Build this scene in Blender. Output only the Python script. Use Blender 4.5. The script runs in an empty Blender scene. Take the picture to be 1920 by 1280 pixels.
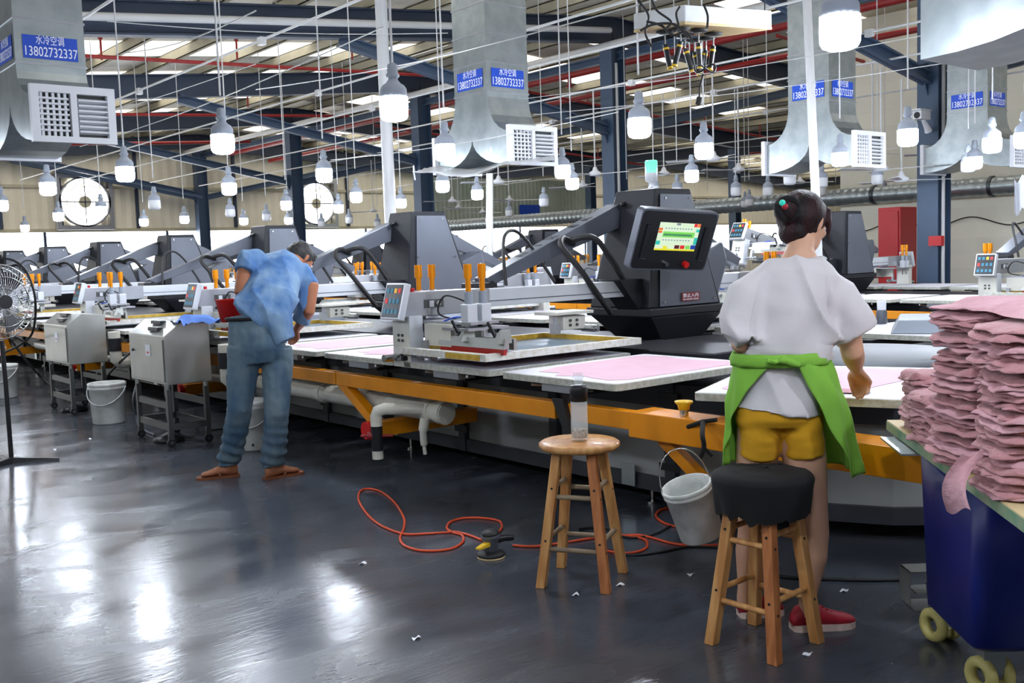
import bpy, bmesh, math, random
from mathutils import Vector, Matrix, noise
R = random.Random(7)
PI = math.pi
SC = bpy.context.scene
COL = SC.collection

# ---------------------------------------------------------------- camera, world, exposure
CAM_H = 1.40
HEAD = math.radians(50.58)             # compass of the view: world X runs across the machines, Y along them
PITCH = math.radians(4.90)
ROLL = math.radians(1.89)
FPX = 1900.0
FW = Vector((math.cos(HEAD), math.sin(HEAD), 0))
RT = Vector((math.sin(HEAD), -math.cos(HEAD), 0))
UP = Vector((0, 0, 1))
cam_data = bpy.data.cameras.new('camera')
cam = bpy.data.objects.new('camera', cam_data)
COL.objects.link(cam)
cam_data.sensor_width = 36
cam_data.lens = FPX / 1920 * 36
cam_data.clip_end = 200
d_ = FW * math.cos(PITCH) - UP * math.sin(PITCH)
u_ = UP * math.cos(PITCH) + FW * math.sin(PITCH)
r_ = (RT * math.cos(ROLL) - u_ * math.sin(ROLL)).normalized()
u2_ = (u_ * math.cos(ROLL) + RT * math.sin(ROLL)).normalized()
# the photograph's horizon climbs to the right
M3 = Matrix((r_, u2_, -d_)).transposed()
cam.matrix_world = Matrix.Translation((0, 0, CAM_H)) @ M3.to_4x4()
SC.camera = cam
SC.view_settings.view_transform = 'Standard'
SC.view_settings.look = 'None'
SC.view_settings.exposure = 0.9
SC.view_settings.gamma = 1.0
SC.view_settings.use_curve_mapping = False
SC.cycles.max_bounces = 7
SC.cycles.diffuse_bounces = 4
SC.cycles.glossy_bounces = 3
SC.cycles.transmission_bounces = 4
SC.cycles.transparent_max_bounces = 8
SC.cycles.use_denoising = True
SC.cycles.sample_clamp_indirect = 6.0
SC.cycles.caustics_reflective = False
SC.cycles.caustics_refractive = False
W = bpy.data.worlds.new('daylight')
SC.world = W
W.use_nodes = True
W.node_tree.nodes['Background'].inputs[0].default_value = (0.86, 0.93, 1, 1)
W.node_tree.nodes['Background'].inputs[1].default_value = 1.0

def ray(px, py):
    """direction through a photograph pixel, scaled so that its forward part is 1"""
    x = px - 960; y = py - 640
    v = r_ * x - u2_ * y + d_ * FPX
    return v / v.dot(FW)
def at(px, py, z):
    v = ray(px, py); return Vector((0, 0, CAM_H)) + v * ((z - CAM_H) / v.z)
def P(px, py, D):
    return Vector((0, 0, CAM_H)) + ray(px, py) * D

# ---------------------------------------------------------------- materials
def lin(c):
    return tuple((v / 12.92 if v <= 0.04045 else ((v + 0.055) / 1.055) ** 2.4) for v in c)
MATS = {}
def mat(name, rgb, rough=0.5, metal=0.0, var=0.0, scale=6.0, bump=0.0, bscale=60.0, rgb2=None, stretch=None, emit=None, estr=0, alpha=1.0, trans=0.0, coat=0.0, sheen=0.0, spec=0.5):
    if name in MATS: return MATS[name]
    m = bpy.data.materials.new(name); MATS[name] = m
    m.use_nodes = True
    nt = m.node_tree; b = nt.nodes['Principled BSDF']
    c = lin([v / 255 for v in rgb]) + (1,)
    b.inputs['Base Color'].default_value = c
    b.inputs['Roughness'].default_value = rough
    b.inputs['Metallic'].default_value = metal
    b.inputs['Alpha'].default_value = alpha
    b.inputs['Transmission Weight'].default_value = trans
    b.inputs['Coat Weight'].default_value = coat
    b.inputs['Sheen Weight'].default_value = sheen
    b.inputs['Specular IOR Level'].default_value = spec
    if emit:
        b.inputs['Emission Color'].default_value = lin([v / 255 for v in emit]) + (1,)
        b.inputs['Emission Strength'].default_value = estr
    if var or rgb2 or bump:
        tc = nt.nodes.new('ShaderNodeTexCoord'); mp = nt.nodes.new('ShaderNodeMapping')
        nt.links.new(tc.outputs['Object'], mp.inputs[0])
        if stretch: mp.inputs['Scale'].default_value = stretch
    if var or rgb2:
        n = nt.nodes.new('ShaderNodeTexNoise'); n.inputs['Scale'].default_value = scale; n.inputs['Detail'].default_value = 5
        nt.links.new(mp.outputs[0], n.inputs['Vector'])
        r = nt.nodes.new('ShaderNodeValToRGB')
        if rgb2: c2 = lin([v / 255 for v in rgb2]) + (1,)
        else: c2 = tuple(v * (1 - var) for v in c[:3]) + (1,)
        r.color_ramp.elements[0].color = c2; r.color_ramp.elements[1].color = c
        r.color_ramp.elements[0].position = 0.38; r.color_ramp.elements[1].position = 0.62
        nt.links.new(n.outputs['Fac'], r.inputs[0]); nt.links.new(r.outputs[0], b.inputs['Base Color'])
    if bump:
        n2 = nt.nodes.new('ShaderNodeTexNoise'); n2.inputs['Scale'].default_value = bscale; n2.inputs['Detail'].default_value = 4
        nt.links.new(mp.outputs[0], n2.inputs['Vector'])
        bp = nt.nodes.new('ShaderNodeBump'); bp.inputs['Strength'].default_value = bump; bp.inputs['Distance'].default_value = 0.02
        nt.links.new(n2.outputs['Fac'], bp.inputs['Height']); nt.links.new(bp.outputs[0], b.inputs['Normal'])
    return m

mat('alu', (214, 217, 224), 0.34, 0.35, var=0.08, scale=3)
mat('alu_grey', (176, 178, 184), 0.32, 0.7, var=0.1, scale=4)
mat('chrome', (205, 208, 212), 0.16, 1.0)
mat('cream_metal', (214, 212, 202), 0.4, 0.15, var=0.08)
mat('white_paint', (224, 226, 232), 0.4, 0.0, var=0.06)
mat('tower_grey', (90, 94, 104), 0.38, 0.25, var=0.08, scale=3)
mat('tower_dark', (24, 26, 32), 0.5, 0.0, var=0.15, scale=3, spec=0.3)
mat('black_metal', (26, 27, 31), 0.4, 0.2, var=0.2)
mat('black_rubber', (17, 17, 19), 0.55)
mat('body_panel', (150, 152, 152), 0.5, 0.0, var=0.10, scale=2)
mat('body_frame', (50, 53, 60), 0.5, 0.0, var=0.2)
mat('rail_yellow', (226, 142, 12), 0.38, 0.0, var=0.16, scale=5, bump=0.03)
mat('amber', (240, 150, 20), 0.25, 0.6)
mat('red_plastic', (200, 24, 22), 0.35)
mat('dark_red', (128, 22, 26), 0.4)
mat('pvc', (212, 210, 198), 0.3, 0.0, var=0.12, scale=8)
mat('board_edge', (196, 196, 188), 0.5, 0.3, rgb2=(172, 172, 158), scale=40)
mat('paper', (222, 221, 229), 0.55, var=0.05, scale=3)
mat('pink_cut', (222, 182, 198), 0.9, var=0.06, scale=8)
mat('pink_cloth', (188, 136, 140), 0.95, rgb2=(172, 120, 124), scale=5, bump=0.35, bscale=70, sheen=0.2)
mat('pink_cloth_light', (204, 158, 166), 0.95, rgb2=(192, 144, 150), scale=7, bump=0.3, bscale=60)
mat('galv', (172, 180, 182), 0.34, 0.8, rgb2=(156, 165, 168), scale=7, bump=0.05, bscale=12)
mat('galv_dark', (96, 102, 106), 0.34, 0.8, rgb2=(72, 78, 82), scale=5)
mat('vent_white', (208, 210, 216), 0.5)
mat('vent_dark', (30, 34, 32), 0.6)
mat('sticker_blue', (22, 72, 186), 0.4)
mat('text_white', (236, 238, 244), 0.5)
mat('steel_blue', (66, 86, 112), 0.42, 0.1, var=0.16, scale=1.5, bump=0.02)
mat('steel_dark', (52, 64, 84), 0.5, 0.1, var=0.15, scale=1.5)
mat('purlin', (196, 188, 162), 0.6, var=0.15, scale=2)
mat('hub_grey', (120, 124, 130), 0.55)
mat('button_yellow', (232, 188, 40), 0.35)
mat('roof_sheet', (222, 216, 204), 0.7, rgb2=(196, 190, 176), scale=0.8)
mat('pipe_red', (158, 38, 36), 0.45, var=0.15)
mat('pipe_white', (196, 197, 198), 0.4)
mat('cladding', (206, 200, 180), 0.6, rgb2=(190, 184, 164), scale=0.7)
mat('daylight', (255, 255, 255), 0.6, emit=(250, 252, 255), estr=4.5)
mat('daylight_glow', (255, 255, 255), 0.6, emit=(255, 250, 240), estr=0.9)
mat('bulb_on', (255, 255, 255), 0.4, emit=(232, 241, 255), estr=100)
mat('bulb_off', (214, 216, 220), 0.35)
mat('bulb_cap', (150, 158, 172), 0.4)
mat('grey_plastic', (142, 150, 162), 0.4)
mat('wood', (206, 156, 96), 0.45, rgb2=(176, 120, 66), scale=5, stretch=(6, 6, 0.8), coat=0.2)
mat('wood_red', (186, 118, 68), 0.5, rgb2=(150, 88, 46), scale=5, stretch=(6, 6, 0.8))
mat('wood_grey', (150, 132, 108), 0.6, rgb2=(118, 100, 80), scale=8)
mat('black_cloth', (12, 12, 14), 0.95)
mat('bucket', (214, 216, 214), 0.4, rgb2=(190, 192, 188), scale=9)
mat('bin_blue', (18, 32, 116), 0.42, var=0.12, scale=3)
mat('hose_orange', (214, 78, 40), 0.4)
mat('stainless', (172, 174, 170), 0.34, 0.75, var=0.12, scale=4)
mat('stainless_dark', (88, 90, 90), 0.4, 0.6)
mat('skin', (206, 160, 132), 0.55, var=0.08, scale=9)
mat('skin_tan', (158, 98, 66), 0.55, var=0.1, scale=9)
mat('tee_white', (206, 202, 204), 0.95, var=0.03, bump=0.1, bscale=200)
mat('shorts_yellow', (214, 158, 24), 0.9, var=0.08, scale=14)
mat('apron_green', (126, 184, 62), 0.85, var=0.08, scale=10)
mat('hair', (22, 12, 14), 0.55, spec=0.25, rgb2=(44, 17, 21), scale=14, stretch=(2, 2, 0.4), bump=0.4, bscale=90)
mat('hair_black', (20, 17, 17), 0.6, bump=0.4, bscale=80)
mat('shoe_red', (170, 22, 44), 0.6, var=0.2, scale=20)
mat('sole', (214, 190, 180), 0.6)
mat('denim_shirt', (66, 104, 152), 0.95, rgb2=(116, 144, 172), scale=4.5, bump=0.2, bscale=120, stretch=(1.5, 1.5, 0.7))
mat('jeans', (62, 88, 110), 0.95, rgb2=(98, 116, 126), scale=5, bump=0.2, bscale=120, stretch=(1.6, 1.6, 0.6))
mat('sandal', (120, 66, 34), 0.6)
mat('tape_yellow', (204, 168, 62), 0.5, rgb2=(186, 146, 44), scale=26)
mat('frame_white', (218, 218, 214), 0.5, rgb2=(198, 194, 180), scale=30)
mat('screen_mesh', (98, 118, 134), 0.3, 0.2, rgb2=(120, 138, 150), scale=4)
mat('squeegee_red', (164, 26, 24), 0.4)
mat('glass', (225, 232, 236), 0.06, alpha=0.28)
mat('beans', (54, 26, 20), 0.6, rgb2=(196, 180, 160), scale=90)
mat('panel_teal', (40, 120, 150), 0.4, emit=(50, 140, 170), estr=0.1)
mat('panel_red', (220, 40, 40), 0.4, emit=(230, 40, 40), estr=0.2)
mat('panel_amber', (240, 190, 40), 0.4, emit=(240, 180, 40), estr=0.2)
mat('keypad_face', (24, 30, 36), 0.3)
mat('scr_mint', (206, 222, 190), 0.4, emit=(206, 224, 186), estr=0.26)
mat('scr_green', (120, 200, 80), 0.4, emit=(120, 204, 84), estr=0.26)
mat('scr_blue', (30, 96, 130), 0.4, emit=(30, 100, 130), estr=0.2)
mat('scr_orange', (230, 110, 40), 0.4, emit=(230, 110, 40), estr=0.2)
mat('scr_teal', (40, 190, 170), 0.4, emit=(40, 190, 170), estr=0.2)
mat('scr_yellow', (226, 214, 40), 0.4, emit=(226, 214, 40), estr=0.22)
mat('beacon', (90, 220, 160), 0.3, emit=(110, 240, 180), estr=0.5)
mat('plastic_sheet', (226, 230, 234), 0.25, alpha=0.82)
mat('foam', (222, 226, 232), 0.7, rgb2=(206, 206, 204), scale=6)
mat('gate_red', (190, 22, 30), 0.4, var=0.08)
mat('sign_red', (108, 22, 30), 0.45)
mat('dirty_green', (96, 140, 110), 0.5, rgb2=(150, 160, 130), scale=12)
mat('ply', (206, 184, 140), 0.6, rgb2=(190, 166, 120), scale=6)
mat('wheel_cream', (196, 186, 116), 0.5)
mat('blue_rag', (84, 120, 190), 0.9)

# the glossy dark floor: coating with scuffs, dry patches and thin scratches
def floor_mat():
    m = bpy.data.materials.new('epoxy_floor'); m.use_nodes = True; nt = m.node_tree; b = nt.nodes['Principled BSDF']
    N = nt.nodes.new; L = nt.links.new
    tc = N('ShaderNodeTexCoord')
    def noise_(scale, detail=6, st=(1, 1, 1), dist=0.0, rot=0):
        mp = N('ShaderNodeMapping'); mp.inputs['Scale'].default_value = st; mp.inputs['Rotation'].default_value = (0, 0, rot)
        L(tc.outputs['Object'], mp.inputs[0])
        n = N('ShaderNodeTexNoise'); n.inputs['Scale'].default_value = scale; n.inputs['Detail'].default_value = detail; n.inputs['Distortion'].default_value = dist
        L(mp.outputs[0], n.inputs['Vector']); return n.outputs['Fac']
    def ramp(src, stops):
        r = N('ShaderNodeValToRGB')
        while len(r.color_ramp.elements) < len(stops): r.color_ramp.elements.new(0.5)
        for e, (p, c) in zip(r.color_ramp.elements, stops): e.position = p; e.color = c + (1,)
        L(src, r.inputs[0]); return r.outputs[0]
    def mix(a, bb, f):
        x = N('ShaderNodeMix'); x.data_type = 'RGBA'
        L(f, x.inputs[0])
        for i, v in ((6, a), (7, bb)):
            if isinstance(v, tuple): x.inputs[i].default_value = v + (1,)
            else: L(v, x.inputs[i])
        return x.outputs[2]
    base = ramp(noise_(0.55, 5, dist=0.6), [(0.3, (0.034, 0.039, 0.049)), (0.55, (0.058, 0.067, 0.086)), (0.75, (0.074, 0.087, 0.114))])
    warm = ramp(noise_(1.3, 4, (1, 1.5, 1)), [(0.58, (0, 0, 0)), (0.74, (0.5, 0.5, 0.5))])
    c1 = mix(base, (0.095, 0.085, 0.08), warm)
    scr = ramp(noise_(7, 8, (0.5, 4.5, 1), 1.0, 0.7), [(0.66, (0, 0, 0)), (0.8, (0.55, 0.55, 0.55))])
    c2 = mix(c1, (0.13, 0.14, 0.15), scr)
    spk = ramp(noise_(60, 2), [(0.77, (0, 0, 0)), (0.8, (1, 1, 1))])
    c3 = mix(c2, (0.22, 0.22, 0.22), spk)
    L(c3, b.inputs['Base Color'])
    rr = ramp(noise_(1.7, 7, (1, 1.8, 1), 0.8, 0.4), [(0.3, (0.12,) * 3), (0.7, (0.32,) * 3)])
    L(rr, b.inputs['Roughness'])
    bp = N('ShaderNodeBump'); bp.inputs['Strength'].default_value = 0.055; bp.inputs['Distance'].default_value = 0.02
    L(noise_(9, 8, (0.7, 3, 1), 1.2, 0.7), bp.inputs['Height']); L(bp.outputs[0], b.inputs['Normal'])
    b.inputs['Specular IOR Level'].default_value = 0.5
    return m
MATS['floor'] = floor_mat()
def wave_mat(name, rgb, freq, axis, rough=0.6, metal=0.0, strength=0.6, rgb2=None):
    m = mat(name, rgb, rough, metal, rgb2=rgb2, var=0.08, scale=0.8); nt = m.node_tree; b = nt.nodes['Principled BSDF']
    tc = nt.nodes.new('ShaderNodeTexCoord'); wv = nt.nodes.new('ShaderNodeTexWave')
    wv.bands_direction = axis; wv.inputs['Scale'].default_value = freq; wv.wave_profile = 'TRI'
    nt.links.new(tc.outputs['Object'], wv.inputs['Vector'])
    bp = nt.nodes.new('ShaderNodeBump'); bp.inputs['Strength'].default_value = strength; bp.inputs['Distance'].default_value = 0.05
    nt.links.new(wv.outputs['Fac'], bp.inputs['Height']); nt.links.new(bp.outputs[0], b.inputs['Normal'])
    return m
wave_mat('clad_x', (240, 232, 212), 0.9, 'X', rgb2=(230, 222, 200))
wave_mat('clad_z', (236, 232, 216), 0.55, 'Z', rgb2=(226, 222, 204), strength=0.25)
wave_mat('galv_wave', (186, 196, 184), 1.6, 'X', 0.4, 0.3, 0.8, (160, 174, 160))
wave_mat('roof_wave', (236, 230, 216), 0.7, 'Y', strength=0.3, rgb2=(222, 215, 200))

# ---------------------------------------------------------------- mesh helpers
class MB:
    def __init__(s): s.v = []; s.f = []; s.sm = []; s.mi = []; s.m = 0
    def add(s, vs, fs, smooth=False):
        o = len(s.v); s.v += [tuple(v) for v in vs]
        for f in fs: s.f.append([i + o for i in f]); s.sm.append(smooth); s.mi.append(s.m)
        return s
    def box(s, x0, x1, y0, y1, z0, z1, M=None):
        vs = [Vector((x, y, z)) for z in (z0, z1) for y in (y0, y1) for x in (x0, x1)]
        if M: vs = [M @ v for v in vs]
        return s.add(vs, [(0, 2, 3, 1), (4, 5, 7, 6), (0, 1, 5, 4), (2, 6, 7, 3), (0, 4, 6, 2), (1, 3, 7, 5)])
    def hexa(s, b, t):  # bottom 4 corners, top 4 corners, both counter-clockwise from above
        return s.add(list(b) + list(t), [(3, 2, 1, 0), (4, 5, 6, 7)] + [(i, (i + 1) % 4, 4 + (i + 1) % 4, 4 + i) for i in range(4)])
    def prism(s, poly, axis, a0, a1):
        """poly in the two other axes"""
        def mk(p, a):
            return (a, p[0], p[1]) if axis == 'x' else (p[0], a, p[1]) if axis == 'y' else (p[0], p[1], a)
        n = len(poly)
        vs = [mk(p, a0) for p in poly] + [mk(p, a1) for p in poly]
        return s.add(vs, [tuple(range(n))[::-1], tuple(range(n, 2 * n))] + [(i, (i + 1) % n, n + (i + 1) % n, n + i) for i in range(n)])
    def cyl(s, a, b, r0, r1=None, n=12, caps=True, smooth=True):
        a = Vector(a); b = Vector(b); r1 = r0 if r1 is None else r1
        t = (b - a).normalized(); u = t.cross(Vector((0, 0, 1)) if abs(t.z) < 0.9 else Vector((1, 0, 0))).normalized(); w = t.cross(u)
        vs = []
        for c, r in ((a, r0), (b, r1)):
            vs += [c + u * r * math.cos(2 * PI * i / n) + w * r * math.sin(2 * PI * i / n) for i in range(n)]
        s.add(vs, [(i, (i + 1) % n, n + (i + 1) % n, n + i) for i in range(n)], smooth)
        if caps: s.add(vs, [tuple(range(n))[::-1], tuple(range(n, 2 * n))])
        return s
    def tube(s, pts, r, n=8, closed=False):
        pts = [Vector(p) for p in pts]; m = len(pts); vs = []; u = None
        for i, p in enumerate(pts):
            a = pts[(i - 1) % m] if (closed or i) else p; b = pts[(i + 1) % m] if (closed or i < m - 1) else p
            t = (b - a).normalized()
            if u is None: u = t.cross(Vector((0, 0, 1)) if abs(t.z) < 0.9 else Vector((1, 0, 0))).normalized()
            u = (u - t * u.dot(t)).normalized(); w = t.cross(u)
            rr = r[i] if isinstance(r, (list, tuple)) else r
            vs += [p + u * rr * math.cos(2 * PI * k / n) + w * rr * math.sin(2 * PI * k / n) for k in range(n)]
        fs = []
        for i in range(m if closed else m - 1):
            j = (i + 1) % m
            fs += [(i * n + k, i * n + (k + 1) % n, j * n + (k + 1) % n, j * n + k) for k in range(n)]
        s.add(vs, fs, True)
        if not closed: s.add(vs[:n], [tuple(range(n))[::-1]]); s.add(vs[-n:], [tuple(range(n))])
        return s
    def lathe(s, prof, c=(0, 0, 0), n=24, M=None, caps=True):
        vs = []
        for r, z in prof: vs += [Vector((r * math.cos(2 * PI * k / n), r * math.sin(2 * PI * k / n), z)) for k in range(n)]
        vs = [(M @ v if M else v) + Vector(c) for v in vs]
        fs = []
        for i in range(len(prof) - 1):
            fs += [(i * n + k, i * n + (k + 1) % n, (i + 1) * n + (k + 1) % n, (i + 1) * n + k) for k in range(n)]
        s.add(vs, fs, True)
        if caps and prof[0][0] > 1e-4: s.add(vs[:n], [tuple(range(n))[::-1]])
        if caps and prof[-1][0] > 1e-4: s.add(vs[-n:], [tuple(range(n))])
        return s
    def loft(s, rings, n=20):
        """rings: (centre, half side, half depth, side vector, twist) as a closed tube"""
        pts = [Vector(r[0]) for r in rings]; m = len(pts); vs = []
        for i, rg in enumerate(rings):
            a = pts[max(i - 1, 0)]; b = pts[min(i + 1, m - 1)]; t = (b - a).normalized()
            sd = Vector(rg[3]) if len(rg) > 3 else RT
            sd = (sd - t * sd.dot(t)).normalized(); dp = t.cross(sd)
            vs += [pts[i] + sd * rg[1] * math.cos(2 * PI * k / n) + dp * rg[2] * math.sin(2 * PI * k / n) for k in range(n)]
        fs = []
        for i in range(m - 1):
            fs += [(i * n + k, i * n + (k + 1) % n, (i + 1) * n + (k + 1) % n, (i + 1) * n + k) for k in range(n)]
        s.add(vs, fs + [tuple(range(n))[::-1], tuple(range((m - 1) * n, m * n))], True)
        return s
    def ball(s, c, rx, ry=None, rz=None, M=None, n=16, k=10):
        ry = ry or rx; rz = rz or rx; c = Vector(c)
        vs = []; fs = []
        for j in range(k + 1):
            th = PI * j / k
            for i in range(n):
                v = Vector((rx * math.sin(th) * math.cos(2 * PI * i / n), ry * math.sin(th) * math.sin(2 * PI * i / n), -rz * math.cos(th)))
                vs.append(c + (M @ v if M else v))
        for j in range(k):
            fs += [(j * n + i, j * n + (i + 1) % n, (j + 1) * n + (i + 1) % n, (j + 1) * n + i) for i in range(n)]
        return s.add(vs, fs, True)
    def grid(s, fn, nu, nv, smooth=True):
        vs = [fn(i / nu, j / nv) for j in range(nv + 1) for i in range(nu + 1)]
        w = nu + 1
        return s.add(vs, [(j * w + i, j * w + i + 1, (j + 1) * w + i + 1, (j + 1) * w + i) for j in range(nv) for i in range(nu)], smooth)
    def build(s, name, m, parent=None, bevel=0, label=None, loc=None, fixn=False):
        me = bpy.data.meshes.new(name); me.from_pydata(s.v, [], s.f)
        ml = m if isinstance(m, (list, tuple)) else [m]
        for x in ml: me.materials.append(MATS[x])
        me.polygons.foreach_set('use_smooth', s.sm); me.polygons.foreach_set('material_index', s.mi)
        if fixn:
            bm = bmesh.new(); bm.from_mesh(me); bmesh.ops.remove_doubles(bm, verts=bm.verts, dist=1e-5); bmesh.ops.recalc_face_normals(bm, faces=bm.faces); bm.to_mesh(me); bm.free()
        me.update()
        o = bpy.data.objects.new(name, me); COL.objects.link(o)
        if parent: o.parent = parent
        if loc: o.location = loc
        if bevel:
            md = o.modifiers.new('bevel', 'BEVEL'); md.width = bevel; md.segments = 2; md.limit_method = 'ANGLE'; md.angle_limit = 0.7
        if label: o['label'] = label
        return o
def tag(o, label, cat, group=None, kind=None):
    if label: o['label'] = label
    if cat: o['category'] = cat
    if group: o['group'] = group
    if kind: o['kind'] = kind
    return o
def empty(name, loc=(0, 0, 0), rz=0, label=None, cat=None, group=None):
    o = bpy.data.objects.new(name, None); COL.objects.link(o); o.location = loc; o.rotation_euler = (0, 0, rz)
    o.empty_display_size = 0.05
    return tag(o, label, cat, group)
def struct(o): o['kind'] = 'structure'; return o
KIDS = {}
def copy_tree(o, parent=None):
    c = o.copy(); COL.objects.link(c); c.parent = parent
    for ch in [x for x in o.children]: copy_tree(ch, c)
    return c
def text(name, body, size, m, M, parent=None, w=None):
    """flat lettering as a thin mesh; M places its x (reading) and y (up) axes"""
    c = bpy.data.curves.new(name, 'FONT'); c.body = body; c.size = size; c.align_x = 'CENTER'; c.align_y = 'CENTER'; c.extrude = 0.0006; c.resolution_u = 3
    t = bpy.data.objects.new(name, c); COL.objects.link(t); bpy.context.view_layer.update()
    me = bpy.data.meshes.new_from_object(t.evaluated_get(bpy.context.evaluated_depsgraph_get()))
    bpy.data.objects.remove(t); bpy.data.curves.remove(c)
    xs = [v.co.x for v in me.vertices]
    if w and xs:
        k = w / (max(xs) - min(xs)); me.transform(Matrix.Diagonal((k, 1, 1, 1)))
    me.transform(M); me.materials.clear(); me.materials.append(MATS[m])
    o = bpy.data.objects.new(name, me); COL.objects.link(o); o.parent = parent
    return o
def frame(origin, xdir, ydir):
    x = Vector(xdir).normalized(); y = Vector(ydir); y = (y - x * y.dot(x)).normalized(); z = x.cross(y)
    m = Matrix((x, y, z)).transposed().to_4x4(); m.translation = Vector(origin); return m
def bez(pts, n=8):
    """smooth path through points"""
    P_ = [Vector(p) for p in pts]; out = []
    for i in range(len(P_) - 1):
        a = P_[max(i - 1, 0)]; b = P_[i]; c = P_[i + 1]; d = P_[min(i + 2, len(P_) - 1)]
        for k in range(n):
            t = k / n
            out.append(0.5 * ((2 * b) + (c - a) * t + (2 * a - 5 * b + 4 * c - d) * t * t + (3 * b - a - 3 * c + d) * t ** 3))
    return out + [P_[-1]]
def remesh(mb, name, m, vox, smooth=4, parent=None, disp=None, label=None):
    """fuse overlapping solids of a body or garment into one continuous skin"""
    o = mb.build(name, m)
    md = o.modifiers.new('r', 'REMESH'); md.mode = 'VOXEL'; md.voxel_size = vox; md.use_smooth_shade = True
    if smooth:
        sm = o.modifiers.new('s', 'SMOOTH'); sm.factor = 0.6; sm.iterations = smooth
    bpy.context.view_layer.update()
    me = bpy.data.meshes.new_from_object(o.evaluated_get(bpy.context.evaluated_depsgraph_get()))
    old = o.data; o.modifiers.clear(); o.data = me; bpy.data.meshes.remove(old)
    me.materials.clear(); me.materials.append(MATS[m])
    if disp:
        nn = [v.normal.copy() for v in me.vertices]
        for v, q in zip(me.vertices, nn): v.co += q * disp(v.co)
    for p in me.polygons: p.use_smooth = True
    me.update()
    if parent: o.parent = parent
    if label: o['label'] = label
    return o

def nth(n): return '%d%s' % (n, 'th' if 10 < n % 100 < 14 else {1: 'st', 2: 'nd', 3: 'rd'}.get(n % 10, 'th'))
# ---------------------------------------------------------------- the hall
YE = 36.6; XW = 18.9; YB = -7.0; XL = -7.0; XR = 60.0
struct(MB().box(XL, XR, YB, YE, -0.1, 0).build('floor', 'floor'))
def roofz(x):   # underside of the rafters
    if x < 15.2: return 5.65 - 0.095 * (15.2 - x)
    k = [(15.2, 5.65), (28, 4.75), (40, 5.7), (52, 4.75), (61, 5.4)]
    for (a, za), (b, zb) in zip(k, k[1:]):
        if x <= b: return za + (zb - za) * (x - a) / (b - a)
    return 5.4
KX = [XL, 15.2, 28, 40, 52, XR]
mb = MB()
for a, b in zip(KX, KX[1:]):
    za, zb = roofz(a) + 0.72, roofz(b) + 0.72
    mb.prism([(a, za), (b, zb), (b, zb + 0.05), (a, za + 0.05)], 'y', YB, YE)
struct(mb.build('ceiling', 'roof_wave'))
# translucent roof strips, widened and more added to brighten roof and end wall
n = 0
for (xa, xb) in ((3, 14.2), (16.5, 27), (29, 39), (41, 51)):
    for y in (4.4, 9.6, 12.6, 16.6, 20.0, 23.6, 27.0, 30.6, 32.4, 34.4):
        n += 1
        za, zb = roofz(xa) + 0.70, roofz(xb) + 0.70
        struct(MB().prism([(xa, za), (xb, zb), (xb, zb + 0.015), (xa, za + 0.015)], 'y', y - 0.75, y + 0.75).build('window_%d' % (40 + n), 'daylight_glow'))
struct(MB().box(XL, XR, YE, YE + 0.15, 2.72, 6.6).build('wall_end', 'clad_x'))
struct(MB().box(XL, XR, YE, YE + 0.15, 0, 1.25).build('wall_end_lower', 'clad_x'))
struct(MB().box(XL - 0.15, XL, YB, YE, 0, 4.6).build('wall_left', 'clad_z'))
struct(MB().box(XL, XR, YB - 0.15, YB, 0, 6.6).build('wall_back', 'clad_x'))
struct(MB().box(XR, XR + 0.15, YB, YE, 0, 6.4).build('wall_far', 'clad_x'))
mb = MB()
mb.box(XW, XW + 0.2, YB, 12.05, 0, 5.9)
struct(mb.build('wall_right', 'clad_z'))
# window band of the end wall: bays of bright glazing between thin mullions
x = XL; n = 0
while x < XR - 1:
    n += 1
    struct(MB().box(x + 0.04, x + 4.15, YE + 0.05, YE + 0.08, 1.28, 2.69).build('window_%d' % n, 'daylight'))
    struct(MB().box(x - 0.05, x + 0.04, YE - 0.03, YE + 0.1, 1.25, 2.72).build('trim_%d' % n, 'steel_dark'))
    x += 4.2
struct(MB().box(XL, XR, YE - 0.06, YE, 2.66, 2.78).build('trim_90', 'purlin'))
struct(MB().box(XL, XR, YE - 0.12, YE, 1.17, 1.27).build('trim_91', 'purlin'))
struct(MB().box(XL, XR, YE - 0.08, YE - 0.02, 4.15, 4.25).build('trim_92', 'purlin'))
# rafters, purlins, columns and braces
FY = [1.0, 8.05, 14.95, 21.9, 28.9, 36.2]
def isec(mb, a, b, w, h, up=UP, tf=0.03):
    """I-beam from a to b, web along up"""
    a = Vector(a); b = Vector(b); t = (b - a).normalized(); s = t.cross(up).normalized(); u = s.cross(t)
    L = (b - a).length; M = Matrix((t, s, u)).transposed().to_4x4(); M.translation = a
    mb.box(0, L, -w / 2, w / 2, -h / 2, -h / 2 + tf, M); mb.box(0, L, -w / 2, w / 2, h / 2 - tf, h / 2, M); mb.box(0, L, -0.015, 0.015, -h / 2, h / 2, M)
    return mb
for i, y in enumerate(FY):
    mb = MB()
    for a, b in zip(KX, KX[1:]):
        isec(mb, (a, y, roofz(a) + 0.25), (b, y, roofz(b) + 0.25), 0.22, 0.5)
    tag(mb.build('rafter', 'steel_dark'), ['dark blue steel rafter nearest overhead, out over the foreground aisle', 'dark blue steel roof rafter above the near square column and lamps', 'wide dark blue rafter crossing the top of the picture left to right', 'second dark blue rafter down from the top, behind the red pipe', 'third dark blue rafter further back over the machines', 'dark rafter against the far end wall above the fans'][i], 'beam', 'roof rafters')
k = 0
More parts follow.
